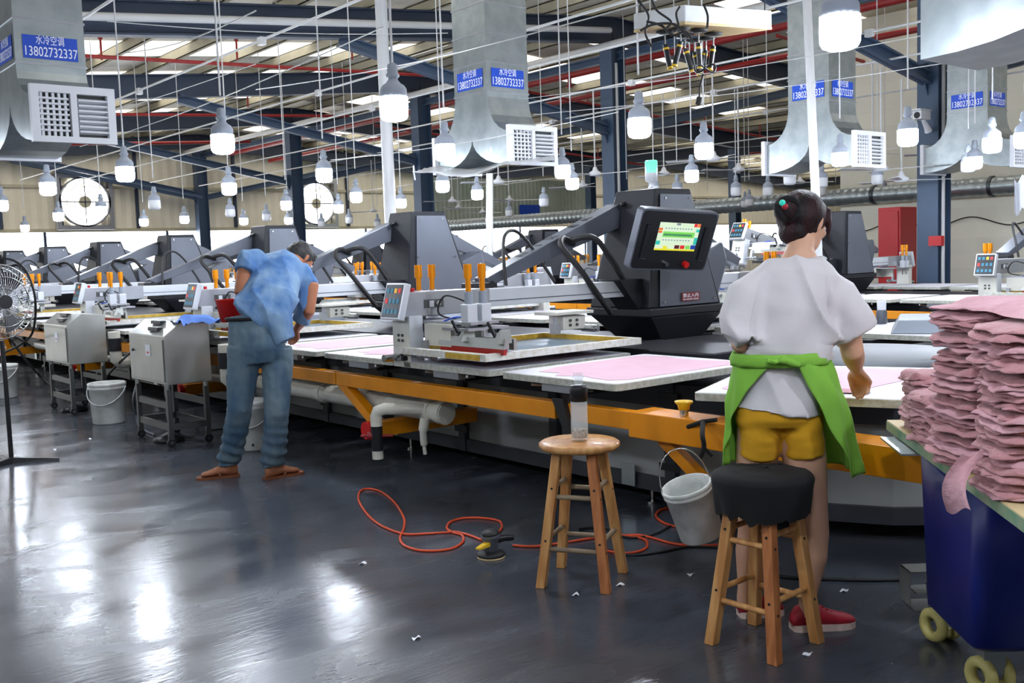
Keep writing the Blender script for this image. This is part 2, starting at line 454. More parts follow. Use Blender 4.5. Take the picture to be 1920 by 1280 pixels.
for a, b in zip(KX, KX[1:]):
    nn = int((b - a) / 1.25)
    for j in range(nn):
        xx = a + (b - a) * (j + 0.5) / nn; z = roofz(xx) + 0.5
        mb = MB().box(xx, xx + 0.015, YB, YE, z, z + 0.2).box(xx, xx + 0.09, YB, YE, z, z + 0.015).box(xx, xx + 0.09, YB, YE, z + 0.185, z + 0.2)
        k += 1
        tag(mb.build('purlin', 'purlin'), 'beige roof purlin running lengthwise, %s from the left side of the hall' % nth(k), 'beam', 'roof purlins')
XC = 15.2
for i, y in enumerate(FY[1:]):
    h = roofz(XC) - 0.005
    mb = MB()
    mb.box(XC - 0.2, XC - 0.18, y - 0.17, y + 0.17, 0, h).box(XC + 0.18, XC + 0.2, y - 0.17, y + 0.17, 0, h).box(XC - 0.18, XC + 0.18, y - 0.012, y + 0.012, 0, h)
    mb.box(XC - 0.26, XC + 0.26, y - 0.23, y + 0.23, 0, 0.03)
    q = empty('steel_column', (0, 0, 0), 0, ['blue steel column at right with a camera and conduit fixed to it', 'blue steel column left of the hanging laser rig, behind the touch panel', 'blue steel column just right of the white drop pole', 'blue steel column in front of the second wall fan', 'blue steel column farthest left against the end wall'][i], 'column', 'blue steel columns')
    mb.build('shaft', 'steel_blue', q)
    for s in (-1, 1):
        xe = XC + s * 6.4
        e = isec(MB(), (XC + s * 0.2, y, 3.87), (xe, y, roofz(xe) - 0.02), 0.16, 0.2).build('brace', 'steel_blue', q)
    MB().prism([(XC - 0.2, 3.6), (XC - 0.2, 4.1), (XC - 0.42, 4.06), (XC - 0.3, 3.8)], 'y', y - 0.01, y + 0.01).build('gusset', 'steel_blue', q)
    if i:
        isec(MB(), (XC, FY[i] + 0.2, 5.35), (XC, y - 0.2, 5.35), 0.14, 0.16).build('tie_beam', 'steel_blue', q)
    if i < 2:
        MB().cyl((XC - 0.1, y - 0.2, 0.3), (XC - 0.1, y - 0.2, 5.2), 0.03, n=8).build('conduit', 'pipe_white', q)
# second line of columns far to the right
for y in (14.95, 21.9, 28.9):
    mb = MB().box(27.85, 27.87, y - 0.15, y + 0.15, 0, 4.7).box(28.13, 28.15, y - 0.15, y + 0.15, 0, 4.7).box(27.87, 28.13, y - 0.01, y + 0.01, 0, 4.7)
    q = empty('steel_column', (0, 0, 0), 0, 'distant blue steel column of the next hall bay', 'column', 'far columns')
    mb.build('shaft', 'steel_blue', q)
# end-wall framing: dark posts and one long brace
for x in (8.4, 10.3, 12.9, 16.6, 21.5, 26):
    tag(MB().box(x, x + 0.1, YE - 0.12, YE - 0.01, 2.78, 6).build('wall_post', 'steel_dark'), 'slim dark post on the beige end cladding, %s from the left' % nth(1 + (8.4, 10.3, 12.9, 16.6, 21.5, 26).index(x)), 'post', 'end wall posts')
tag(isec(MB(), (8.6, 35.6, 5.1), (15.0, 35.6, 3.9), 0.14, 0.16).build('wall_brace', 'steel_blue'), 'blue diagonal brace crossing above the left wall fan', 'brace')
# red sprinkler pipes
def pipe(name, pts, r, m, label, cat='pipe', group=None, n=10, drops=()):
    q = empty(name, (0, 0, 0), 0, label, cat, group)
    MB().tube(pts, r, n).build('pipe_run', m, q)
    for p, l in drops: MB().cyl(p, (p[0], p[1], p[2] + l), r * 0.55, n=6).cyl((p[0], p[1], p[2] + l), (p[0], p[1], p[2] + l + 0.04), r * 1.1, n=6).build('sprinkler_drop', m, q)
    return q
def rz_(x, dz): return roofz(x) + dz
pipe('sprinkler_pipe', [(3, 18.2, rz_(3, .42)), (15, 18.2, rz_(15, -.25))], 0.035, 'pipe_red', 'thin red sprinkler pipe under the roof between the first two rafters', group=None, drops=[((x, 18.2, roofz(x) + 0.2), 0.35) for x in (6, 8.5, 11)])
pipe('sprinkler_pipe', [(3, 25.2, rz_(3, .3)), (15, 25.2, rz_(15, -.2))], 0.04, 'pipe_red', 'red sprinkler pipe beyond the second rafter at left', drops=[((x, 25.2, roofz(x) + 0.15), 0.35) for x in (8, 12)])
pipe('sprinkler_pipe', [(6, 31.5, rz_(6, .1)), (15, 31.5, rz_(15, -.25))], 0.05, 'pipe_red', 'farthest red sprinkler pipe near the end wall')
pipe('sprinkler_main', [(15.9, 2, 5.38), (15.9, 35, 5.38)], 0.085, 'pipe_red', 'thick red sprinkler main running lengthwise beside the column tops', drops=[((15.9, y, 5.3), -0.2) for y in (10, 13, 17, 20)])
pipe('sprinkler_main', [(17.4, 2, 5.15), (17.4, 35, 5.15)], 0.06, 'pipe_red', 'second red main lengthwise, right of the thick one')
for j, (yy) in enumerate((11.5, 18.6, 25.4)):
    pipe('sprinkler_pipe', [(16, yy, 5.25), (27.5, yy, 4.45)], 0.035, 'pipe_red', ['red branch pipe sloping down right of the hanging laser rig', 'middle red branch pipe in the right roof bay', 'farthest red branch pipe in the right roof bay'][j], drops=[((x, yy, 5.25 - (x - 16) * .07), 0.3) for x in (18, 20, 22.5, 25)])
pipe('sprinkler_pipe', [(29, 22, 4.6), (39, 22, 5.3)], 0.05, 'pipe_red', 'faded red pipe in the distant roof bay')
tag(MB().tube([(14.6, 7, 5.45), (14.6, 36, 5.45)], 0.075, 10).build('white_roof_pipe', 'pipe_white'), 'white pipe lengthwise just below the roof beside the columns', 'pipe')
tag(MB().tube([(2, 14.6, rz_(2, .2)), (14.8, 14.6, rz_(14.8, .18))], 0.06, 10).build('white_roof_pipe', 'pipe_white'), 'white pipe crossing along the front of the wide top rafter', 'pipe')
# spiral duct along the right wall
mb = MB(); pts = []; rr = []
y = 4.0
while y < 27:
    pts += [(18.3, y, 2.33), (18.3, y + 0.03, 2.33), (18.3, y + 0.06, 2.33)]; rr += [0.165, 0.175, 0.165]; y += 0.17
mb.tube(pts, rr, 16)
q = empty('spiral_duct', (0, 0, 0), 0, 'round ribbed silver duct running along the right wall', 'duct')
mb.build('duct_run', 'galv', q)
for y in (8.6, 10.9, 15.5): MB().cyl((18.3, y - .03, 2.33), (18.3, y + .03, 2.33), 0.19, n=16).build('joint_band', 'galv_dark', q)
# wavy cable along the right wall, red cabinet and bell box
tag(MB().tube(bez([(18.82, 4 + i * .75, 1.72 + (.1 if i % 2 else -.08)) for i in range(12)]), 0.012, 6).build('wall_cable', 'black_rubber'), 'thin grey cable looping along the right wall', 'cable')
c = empty('red_cabinet', (17.2, 9.6, 0), 0, 'tall red metal cabinet behind the right blue column', 'cabinet')
MB().box(-.28, .28, -.02, .42, 0, 2.02).build('body', 'gate_red', c, 0.01); MB().box(-.3, -.285, .02, .38, .1, 1.95).build('door', 'gate_red', c, 0.004)
MB().box(-.315, -.3, .3, .33, .95, 1.1).build('handle', 'chrome', c)
tag(MB().box(14.85, 14.95, 7.75, 7.95, 1.32, 1.47).build('alarm_box', 'gate_red'), 'small red alarm box on the blue column at right', 'box')
# wall fans
for i, X in enumerate((11.1, 20.0)):
    z = 3.68
    q = empty('exhaust_fan', (X, YE - .02, z), 0, ['big round exhaust fan in the end wall, left one, glowing with daylight', 'big round exhaust fan right of the first, partly behind a blue column'][i], 'fan', 'exhaust fans in the end wall')
    mb = MB()
    for a, b, c_, d in ((-.95, .95, .8, .95), (-.95, .95, -.95, -.8), (-.95, -.8, -.8, .8), (.8, .95, -.8, .8)): mb.box(a, b, -.3, -.02, c_, d)
    mb.build('housing', 'alu_grey', q)
    M = Matrix.Rotation(PI / 2, 4, 'X')
    MB().lathe([(.8, .03), (.84, .03), (.86, .3), (.8, .3), (.8, .03)], n=32, M=M, caps=False).build('shroud', 'alu_grey', q)
    MB().lathe([(.0, .02), (.8, .02)], n=32, M=M, caps=False).build('daylit_opening', 'daylight', q)
    mb = MB()
    for k in range(6):
        t = k * PI / 3; ca, sa = math.cos(t), math.sin(t)
        def bl(u, v): r = .16 + .58 * u; w = (.1 + .12 * u) * (v - .5) * 2; return (r * ca - w * sa, -.12 - .1 * v, r * sa + w * ca)
        mb.grid(bl, 6, 3)
    mb.build('blades', 'daylight_glow', q); MB().cyl((0, -.28, 0), (0, -.08, 0), .2, n=20).build('hub', 'purlin', q)  # blades glow by themselves to stand in for the daylight behind them
    mb = MB().box(-.8, .8, -.3, -.28, -.015, .015).box(-.015, .015, -.3, -.28, -.8, .8)
    for r in (.35, .6): mb.tube([(r * math.cos(t * PI / 16), -.29, r * math.sin(t * PI / 16)) for t in range(32)], .008, 5, True)
    mb.build('guard', 'steel_dark', q)
# corrugated silver partition far back
tag(MB().box(21.6, 29.8, 31.0, 31.06, 2.75, 4.35).build('corrugated_partition', 'galv_wave'), 'corrugated silver sheet partition hanging far back in the middle', 'partition')
tag(MB().box(26.1, 27.1, 30.93, 31.0, 2.95, 3.35).build('partition_window', 'sticker_blue'), 'small bluish window set in the corrugated partition', 'window')
# ---------------------------------------------------------------- printing machines
ZP = 0.79; PIT = 0.945; STEP = 3.03
def rounded(x0, x1, y0, y1, r, n=4):
    out = []
    for cx, cy, a0 in ((x1 - r, y1 - r, 0), (x0 + r, y1 - r, 90), (x0 + r, y0 + r, 180), (x1 - r, y0 + r, 270)):
        for k in range(n + 1):
            a = math.radians(a0 + 90 * k / n); out.append((cx + r * math.cos(a), cy + r * math.sin(a)))
    return out
def make_pallet():
    """root at the middle of the outer edge, board reaching inward along +x"""
    q = empty('printing_pallet')
    MB().prism(rounded(0, 1.1, -.425, .425, .035), 'z', ZP - .034, ZP - .002).build('board', 'board_edge', q)
    MB().prism(rounded(.012, 1.09, -.415, .415, .03), 'z', ZP - .002, ZP).build('top_sheet', 'paper', q)
    mb = MB().box(.12, 1.2, -.05, .05, ZP - .1, ZP - .034).box(.2, .3, -.3, .3, ZP - .06, ZP - .034).box(.8, .9, -.3, .3, ZP - .06, ZP - .034)
    mb.build('support_arm', 'black_metal', q)
    MB().box(.02, .1, -.12, .12, ZP - .075, ZP - .034).cyl((.02, -.2, ZP - .05), (.1, -.16, ZP - .06), .008).cyl((.02, .2, ZP - .05), (.1, .16, ZP - .06), .008).build('clamp_bracket', 'alu_grey', q)
    return q
PROTO_P = make_pallet(); FIRSTP = [True]
def pallet(x, y, a, label, group):
    o = PROTO_P if FIRSTP[0] else copy_tree(PROTO_P)
    FIRSTP[0] = False
    o.location = (x, y, 0); o.rotation_euler = (0, 0, a)
    tag(o, label, 'pallet', group); return o

def bar(mb, a, b, w, h0, h1=None, side=None):
    """tapering rectangular bar, vertical thickness h0 to h1"""
    a = Vector(a); b = Vector(b); h1 = h0 if h1 is None else h1
    t = (b - a).normalized(); s = side or t.cross(UP).normalized(); u = s.cross(t)
    q = []
    for c, h in ((a, h0), (b, h1)): q.append([c - s * w / 2 - u * h / 2, c + s * w / 2 - u * h / 2, c + s * w / 2 + u * h / 2, c - s * w / 2 + u * h / 2])
    return mb.add(q[0] + q[1], [(3, 2, 1, 0), (4, 5, 6, 7)] + [(i, (i + 1) % 4, 4 + (i + 1) % 4, 4 + i) for i in range(4)])

def make_head(BL=1.9):
    q = empty('printing_unit')
    b = MB().box(.55, BL, -.065, .065, 1.08, 1.19).build('beam', 'alu', q, .004)
    MB().box(.55, BL, -.067, -.0655, 1.112, 1.118).box(.55, BL, .0655, .067, 1.112, 1.118).build('beam_groove', 'tower_grey', b)
    cb = MB().prism([(-.02, 1.05), (.62, 1.055), (.62, 1.195), (-.02, 1.2)], 'y', -.08, .08).build('control_box', 'alu_grey', q, .006)
    g = MB().box(.12, .26, -.084, -.08, 1.1, 1.15).build('gauge_plate', 'stainless_dark', cb)
    Y90 = Matrix.Rotation(PI / 2, 4, 'X')
    MB().box(.155, .185, -.09, -.084, 1.105, 1.143).build('dial', 'white_paint', g); MB().cyl((.21, -.084, 1.125), (.21, -.105, 1.125), .016).build('regulator_knob', 'chrome', g)
    MB().cyl((.06, -.05, 1.2), (.06, -.05, 1.222), .014).build('emergency_button', 'red_plastic', cb)
    # keypad, tilted back and facing out
    kM = frame((-.05, 0, 1.15), (0, -1, 0), (.28, 0, 1))
    kp = MB().box(-.1, .1, -.11, .11, -.045, 0, kM).build('keypad_box', 'alu', q, .005)
    MB().box(-.088, .088, -.098, .098, 0, .002, kM).build('keypad_face', 'keypad_face', kp)
    for r in range(3):
        for c in range(4):
            m = 'panel_red' if (r, c) in ((0, 3), (1, 0)) else 'panel_amber' if (r, c) == (0, 2) else 'panel_teal'
            x = -.06 + c * .04; y = .062 - r * .062
            MB().box(x - .012, x + .012, y - .014, y + .014, .002, .004, kM).build('key', m, kp)
    # end post with bolts, lever and clamp knobs
    p = MB().box(0, .09, -.09, .09, .755, 1.06).build('post', 'cream_metal', q, .004)
    MB().box(.0, .095, -.095, -.09, .757, 1.058).build('post_cover', 'alu', p)
    for dy in (-.02, .02):
        for z in (.915, .945): MB().cyl((-.008, dy, z), (0, dy, z), .009, n=8).build('bolt', 'stainless_dark', p)
    mb = MB().cyl((-.09, .06, .81), (0, .06, .81), .022).cyl((-.03, .02, .81), (.0, .02, .81), .016)
    mb.build('clamp_knob', 'chrome', p)
    MB().cyl((-.03, -.05, .81), (.0, -.05, .81), .014).cyl((-.02, -.05, .81), (-.03, -.01, .87), .009, .006).build('clamp_lever', 'black_metal', p)
    MB().cyl((.045, -.24, .83), (.045, -.09, .83), .017).cyl((.045, -.27, .83), (.045, -.24, .83), .028).cyl((.045, -.275, .83), (.045, -.27, .83), .018).build('frame_clamp', 'chrome', p)
    MB().box(.03, .06, -.2, -.17, .83, .92).build('clamp_bracket', 'alu_grey', p)
    # carriage across the beam with four lifting cylinders
    car = MB().box(.1, .3, -.56, .16, 1.015, 1.03).box(.05, .34, -.6, -.35, .985, 1.0).build('carriage', 'alu_grey', q)
    MB().box(.06, .09, -.42, -.16, .89, 1.015).build('carriage_plate', 'cream_metal', car); MB().box(.28, .31, -.42, -.3, .9, 1.015).build('carriage_plate', 'cream_metal', car)
    for y in (-.48, .13):
        for x in ((.15, .25) if y < 0 else (.23, .33)):
            cy = MB().box(x - .035, x + .035, y - .035, y + .035, 1.0, 1.13) if y < 0 else MB().box(x - .03, x + .03, y - .03, y + .03, 1.03, 1.13)
            cy = cy.build('air_cylinder', 'alu', car, .006)
            MB().cyl((x, y, 1.13), (x, y, 1.2), .025, n=12).build('cylinder_cap', 'grey_plastic', cy)
            h = MB().cyl((x, y, 1.2), (x, y, 1.275), .016, n=12).cyl((x, y, 1.275), (x, y, 1.355), .024, n=12).build('lift_handle', 'amber', cy)
            MB().cyl((x, y, .93), (x, y, 1.0), .009, n=8).build('rod', 'chrome', cy)
    # squeegee and flood bar
    sq = MB().prism([(.055, .9), (.09, .9), (.09, .95), (.065, .955)], 'y', -.9, -.3).build('squeegee_holder', 'stainless', q)
    MB().prism([(.062, .868), (.078, .868), (.09, .905), (.06, .905)], 'y', -.89, -.31).build('squeegee_blade', 'squeegee_red', sq)
    MB().box(.14, .16, -.88, -.28, .89, .95).build('flood_bar', 'stainless', sq)
    for y in (-.78, -.46):
        kn = MB().cyl((.09, y, .955), (.09, y, .985), .01, n=8)
        for t in range(3): kn.box(-.035, .035, -.01, .01, 0, .02, Matrix.Translation((.09, y, .985)) @ Matrix.Rotation(t * PI / 3, 4, 'Z'))
        kn.build('star_knob', 'black_metal', sq)
        MB().hexa([(.02, y - .11, .93), (.12, y - .11, .93), (.12, y - .06, .93), (.02, y - .06, .93)], [(.06, y - .1, 1.0), (.12, y - .1, 1.0), (.12, y - .08, 1.0), (.06, y - .08, 1.0)]).build('bracket', 'stainless', sq)
        MB().cyl((.02, y - .085, .98), (-.01, y - .07, 1.05), .011, .008).build('lever', 'black_metal', sq)
    MB().tube(bez([(.3, -.3, 1.12), (.22, -.16, 1.17), (.2, -.12, 1.06), (.28, -.3, 1.02)]), .006, 6).build('air_hose', 'black_rubber', car)
    MB().tube(bez([(.1, -.3, 1.03), (.16, -.34, 1.05), (.26, -.38, 1.04), (.3, -.42, 1.05)]), .006, 6).build('blue_air_hose', 'sticker_blue', car)
    # inner screen holder
    h = MB().box(1.12, 1.32, -.2, -.06, .9, .99).box(1.02, 1.36, -.24, -.03, 1.0, 1.02).build('inner_bracket', 'cream_metal', q, .003)
    for dx in (.18, .24):
        for z in (.93, .96): MB().cyl((1 + dx, -.21, z), (1 + dx, -.2, z), .01, n=8).build('bolt', 'stainless_dark', h)
    MB().box(1.03, 1.08, -.22, -.17, .88, .95).cyl((1.055, -.195, .95), (1.055, -.195, .99), .013).build('side_clamp', 'alu_grey', h)
    MB().cyl((1.33, -.3, .9), (1.33, -.16, .9), .024).cyl((1.33, -.31, .9), (1.33, -.3, .9), .014).build('bracket_knob', 'chrome', h)
    MB().box(BL - .03, BL + .03, -.1, .1, 1.04, 1.2).build('hinge_block', 'black_metal', q)
    return q
def make_screen():
    """stretched printing screen lying over a pallet"""
    q = empty('printing_screen')
    z0, z1 = .84, .878; x0, x1, y0, y1, w = -.04, 1.15, -.86, .02, .045
    f = MB().box(x0, x1, y0, y0 + w, z0, z1).box(x0, x1, y1 - w, y1, z0, z1).box(x0, x0 + w, y0 + w, y1 - w, z0, z1).box(x1 - w, x1, y0 + w, y1 - w, z0, z1).build('wooden_frame', 'frame_white', q)
    MB().box(x0 + w, x1 - w, y1 - w - .003, y1 - w, z0, z1).box(x0 + w, x0 + w + .003, y0 + w, y1 - w, z0, z1).box(x1 - w - .003, x1 - w, y0 + w, y1 - w, z0, z1).box(x0 - .002, x0, y0 + .05, y0 + .36, z0 + .003, z1 - .004).build('inner_tape', 'tape_yellow', q)
    MB().box(x0 + w, x1 - w, y0 + w, y1 - w, z0 + .006, z0 + .008).build('mesh', 'screen_mesh', q)
    return q
def make_tower():
    """central column with near and far lifting arms; origin at machine front edge, arm line y"""
    q = empty('arm_tower')
    def ring(z, xa, xb, ya, yb): return [(xa, ya, z), (xb, ya, z), (xb, yb, z), (xa, yb, z)]
    mb = MB().hexa(ring(.99, 1.94, 2.72, -.2, .4), ring(1.83, 2.04, 2.42, -.18, .2))
    mb.hexa(ring(.93, 1.92, 2.74, -.22, .42), ring(.99, 1.92, 2.74, -.22, .42)).hexa(ring(.75, 2.12, 2.58, -.14, .3), ring(.93, 1.94, 2.72, -.21, .4))
    s = mb.build('shell', 'tower_dark', q, .01)
    pn = [(2.04, 1.0), (2.68, 1.0), (2.41, 1.79), (2.085, 1.79)]
    yf = lambda z: -.2 + .02 * (z - 1.0) / .83 - .006
    vs = [(x, yf(z), z) for x, z in pn] + [(x, yf(z) - .004, z) for x, z in pn]
    f = MB().add(vs, [(0, 1, 2, 3), (7, 6, 5, 4), (4, 5, 1, 0), (5, 6, 2, 1), (6, 7, 3, 2), (7, 4, 0, 3)]).build('front_panel', 'tower_grey', q, fixn=True)
    for x, z in ((2.08, 1.03), (2.62, 1.03), (2.36, 1.76), (2.11, 1.76), (2.5, 1.4), (2.07, 1.4)): MB().cyl((x, -.21, z), (x, -.222, z), .008, n=8).build('screw', 'chrome', f)
    lo = MB()
    bar(lo, (2.06, .22, 1.665), (.79, .22, 1.225), .14, .165, .06)
    a = lo.build('near_arm', 'tower_grey', q, .006)
    MB().box(.7, .84, .12, .32, 1.19, 1.22).cyl((.8, .12, 1.21), (.8, .32, 1.21), .025).build('arm_pivot', 'black_metal', a)
    MB().cyl((1.98, .1, 1.72), (2.2, .1, 1.79), .016).cyl((2.04, .1, 1.735), (2.12, .1, 1.76), .026).build('tie_rod', 'black_metal', a)
    lo = MB(); bar(lo, (2.45, .22, 1.68), (3.4, .22, 1.28), .14, .165, .07)
    lo.build('far_arm', 'tower_grey', q, .006)
    # link hood between beam and tower
    MB().prism([(1.72, 1.2), (1.98, 1.2), (2.1, 1.02), (2.1, .82), (1.95, .95)], 'y', -.12, .1).build('link_cover', 'tower_dark', q, .006)
    MB().prism([(2.7, 1.35), (2.95, 1.45), (3.0, 1.3), (2.86, .98), (2.74, .98)], 'y', -.05, .2).build('side_pod', 'tower_grey', q, .02)
    c1 = bez([(1.55, .14, 1.46), (1.42, .1, 1.5), (1.33, .02, 1.44), (1.42, -.06, 1.28), (1.6, -.1, 1.04), (1.66, -.1, .97)])
    c2 = bez([(1.5, .14, 1.48), (1.6, .0, 1.5), (1.72, -.04, 1.36), (1.84, -.08, 1.16), (1.9, -.1, 1.08)])
    MB().tube(c1, .021, 8).build('cable_chain', 'black_rubber', q); MB().tube(c2, .021, 8).build('cable_chain', 'black_rubber', q)
    # hose arch over the beam nearer the front
    MB().tube(bez([(.9, .1, 1.2), (.92, .14, 1.36), (.98, .2, 1.52), (1.1, .24, 1.56), (1.2, .22, 1.48), (1.3, .16, 1.3), (1.33, .1, 1.2)]), .012, 7).build('hose_arch', 'black_rubber', q)
    return q
def make_lift_far():
    return None
HEADP = make_head(); HEADF = make_head(1.32); SCRP = make_screen(); TOWP = make_tower(); used = set()
def put(proto, x, y, rz, label, cat, group, z=0, rx=None):
    o = copy_tree(proto) if proto.name in used else proto
    used.add(proto.name); o.location = (x, y, z); o.rotation_euler = rx or (0, 0, rz)
    tag(o, label, cat, group); return o

def machine(X0, Yt, ks, n_pal, first_pal, name_txt, which):
    """base body, rails, pallets and stations of one oval press; Yt = arm line of the first station"""
    cx = X0 + 2.0
    y0 = first_pal - .425 - .07          # where the straight run begins
    cyc = y0
    yend = first_pal + PIT * n_pal
    q = empty('printing_machine', (0, 0, 0), 0, name_txt, 'machine')
    def outline(r, seg=10):
        pts = [(cx - r, yend)]
        for k in range(seg + 1):
            a = PI + PI * k / seg; pts.append((cx + r * math.cos(a), cyc + r * math.sin(a)))
        return pts + [(cx + r, yend)]
    MB().prism(outline(1.24), 'z', .17, .56).build('body_shell', 'body_panel', q)
    MB().prism(outline(1.27), 'z', .09, .17).prism(outline(1.27), 'z', .56, .69).build('body_frame', 'body_frame', q)
    n = 0
    y = y0 + .4
    while y < yend and n < 34:
        p = MB().box(cx - 1.28, cx - 1.24, y - .035, y + .035, .09, .69).build('frame_post', 'body_frame', q)
        if n < 8:
            MB().box(cx - 1.285, cx - 1.28, y - .07, y + .07, .6, .64).box(cx - 1.285, cx - 1.28, y - .07, y + .07, .22, .26).build('hinge', 'black_metal', p)
        y += .93; n += 1
    for k in range(5):
        a = PI + .35 + k * .5
        x, y = cx + 1.255 * math.cos(a), cyc + 1.255 * math.sin(a)
        MB().cyl((x, y, .09), (x, y, .69), .03, n=8).build('frame_post', 'body_frame', q)
    for k in range(6):
        y = y0 + .6 + k * 2.4
        MB().cyl((cx - 1.2, y, 0), (cx - 1.2, y, .1), .012, n=8).cyl((cx - 1.2, y, 0), (cx - 1.2, y, .012), .035, n=12).build('levelling_foot', 'chrome', q)
        MB().box(cx - 1.29, cx - 1.28, y + .05, y + .15, .1, .22).build('joint_plate', 'galv', q)
    # carousel deck and hub disc at the turning end
    MB().box(cx - .55, cx + .55, cyc, yend, .69, .75).build('centre_deck', 'tower_dark', q)
    MB().lathe([(0, .69), (.4, .69), (.52, .71), (.52, .755), (.49, .775), (0, .785)], (cx, cyc, 0), 36).build('hub_disc', 'hub_grey', q)
    MB().box(cx - .85, cx - .3, cyc + .45, cyc + 1.35, .75, .81).box(cx - .3, cx + .35, cyc + .5, cyc + 1.45, .75, .79).build('drive_cover', 'tower_dark', q, .01)
    # yellow guard rail on the front
    rl = empty('guard_rail', (0, 0, 0)); rl.parent = q
    segs = []
    ye = y0 + .22
    MB().box(X0 - .0, X0 + .17, y0 - 1.55, y0 + .0, .555, .672).build('rail_box', 'rail_yellow', rl, .004)
    for j in range(int((yend - ye) / STEP) + 1):
        a = y0 + .0 + (0 if j == 0 else -.37 + STEP * j - .0); b_ = y0 - .37 + STEP * (j + 1)
        if j == 0:
            MB().box(X0 + .01, X0 + .07, a, y0 + .42, .585, .668).build('rail_bar', 'rail_yellow', rl, .003)
            MB().box(X0 + .0, X0 + .07, y0 + .5, b_ - .015, .585, .668).build('rail_bar', 'rail_yellow', rl, .003)
        else: MB().box(X0 + .0, X0 + .07, a, b_ - .015, .585, .668).build('rail_bar', 'rail_yellow', rl, .003)
        ys = y0 - .37 + STEP * (j + 1) - .15
        mb = MB(); bar(mb, (X0 + .035, ys + .1, .6), (X0 + .035, ys - .32, .36), .06, .06, side=Vector((1, 0, 0)))
        mb.build('rail_brace', 'rail_yellow', rl)
        MB().box(X0 - .02, X0 + .8, ys - .38, ys - .28, .3, .39).build('outrigger', 'rail_yellow', rl)
        MB().cyl((X0 - .04, ys - .33, .345), (X0 - .075, ys - .33, .345), .055, n=20).cyl((X0 - .02, ys - .33, .345), (X0 - .04, ys - .33, .345), .025).build('end_cap', 'red_plastic', rl)
    mb = MB(); bar(mb, (X0 + .1, y0 - .12, .55), (X0 + .1, y0 - .42, .34), .05, .05, side=Vector((1, 0, 0))); mb.build('rail_brace', 'rail_yellow', rl)
    MB().box(X0 + .0, X0 + .03, y0 - .5, y0 - .38, .28, .4).box(X0 + .03, X0 + .75, y0 - .48, y0 - .4, .3, .38).build('outrigger', 'rail_yellow', rl)
    MB().cyl((X0 - .004, y0 - .44, .34), (X0 + .002, y0 - .44, .34), .042, n=16).build('tube_opening', 'black_metal', rl)
    e = MB().cyl((X0 + .06, y0 - .28, .672), (X0 + .06, y0 - .28, .7), .02).build('button_base', 'chrome', rl)
    MB().lathe([(.0, .7), (.024, .7), (.028, .72), (.04, .732), (.04, .738), (0, .742)], (X0 + .06, y0 - .28, 0), 20).build('push_button', 'button_yellow', rl)
    return q, cx, cyc, yend
MA = machine(3.3, 5.05, 9, 27, 3.695, 'long oval printing machine in the foreground with yellow guard rail and grey skirt', 0)
MBm = machine(9.95, 4.63, 9, 26, 2.4, 'second long oval printing machine behind the first, its yellow rail seen over the pallets', 1)
# pallets on machine A
near_l = {0: 'pallet with a large pink shirt panel, between the wooden stools and the screen', 1: 'pallet under the printing screen with the red squeegee', 2: 'pallet just left of the nearest keypad post', 3: 'pallet under the bent worker, left end of the white row'}
PINK = []
for k in range(27):
    y = 3.695 + PIT * k
    far_k = k >= 4
    pallet(3.3, y, 0, near_l.get(k, '%s white pallet of the near machine front row, counted from its near end' % nth(k + 1)), None if k < 4 else 'pallets along the front of the near machine')
    pallet(7.28, y, PI, '%s white pallet of the near machine rear row, counted from its near end' % nth(k + 1), 'pallets along the rear of the near machine')
c4 = (5.29, 3.2)
for a, lb in ((23, 'pallet the woman in the white shirt is loading'), (72, 'pallet turning round the machine end behind the pink stacks'), (121, 'pallet on the far side of the machine end, mostly hidden by the stacks'), (160, 'white pallet turning at the rear of the machine end, with a bottle on it')):
    t = math.radians(a)
    pallet(c4[0] - 1.98 * math.cos(t), c4[1] - 1.98 * math.sin(t), t, lb, None)
for k in range(26):
    y = 2.4 + PIT * k
    pallet(9.95, y, 0, '%s white pallet of the second machine front row, counted from the right' % nth(k + 1), 'pallets along the front of the second machine')
    if k < 16: pallet(13.93, y, PI, '%s white pallet of the second machine rear row, counted from the right' % nth(k + 1), 'pallets along the rear of the second machine')
# heads, screens and towers of machine A
hl = ['printing unit with dark keypad and cream post, nearest of the near machine', 'printing unit beside the bent worker, red bucket hanging at its post', 'printing unit behind the nearer steel control cabinet, third along the near machine']
for k in range(9):
    yb = 5.05 + STEP * k
    put(HEADP, 3.3, yb, 0, hl[k] if k < 3 else '%s printing unit from the near end, front side of the near machine' % nth(k + 1), 'printing unit', None if k < 3 else 'distant front heads of the near machine')
    put(SCRP, 3.3, yb, 0, ['screen with yellow-taped frame and grey-blue mesh, nearest of all', 'screen under the head beside the bent worker', 'screen under the third head behind the steel cabinet'][k] if k < 3 else '%s screen frame from the near end on the front row of the near machine' % nth(k + 1), 'screen', None if k < 3 else 'distant front screens of the near machine')
    put(HEADF, 7.28, yb + .2, PI, '%s printing unit from the near end on the rear side of the near machine' % nth(k + 1), 'printing unit', 'rear heads of the near machine')
    put(SCRP, 7.28, yb + .2, PI, '%s screen frame from the near end on the rear row of the near machine' % nth(k + 1), 'screen', 'rear screens of the near machine')
    put(TOWP, 3.3, yb, 0, ['grey arm tower carrying the touch panel and green beacon', 'grey arm tower between the white drop pole and the touch panel', 'grey arm tower directly behind the bent worker', 'grey arm tower left of the bent worker', 'grey arm tower fifth along, left of the fourth'][k] if k < 5 else 'small distant grey arm tower, %s from the near end of the near machine' % nth(k + 1), 'tower', None if k < 5 else 'distant towers of the near machine')
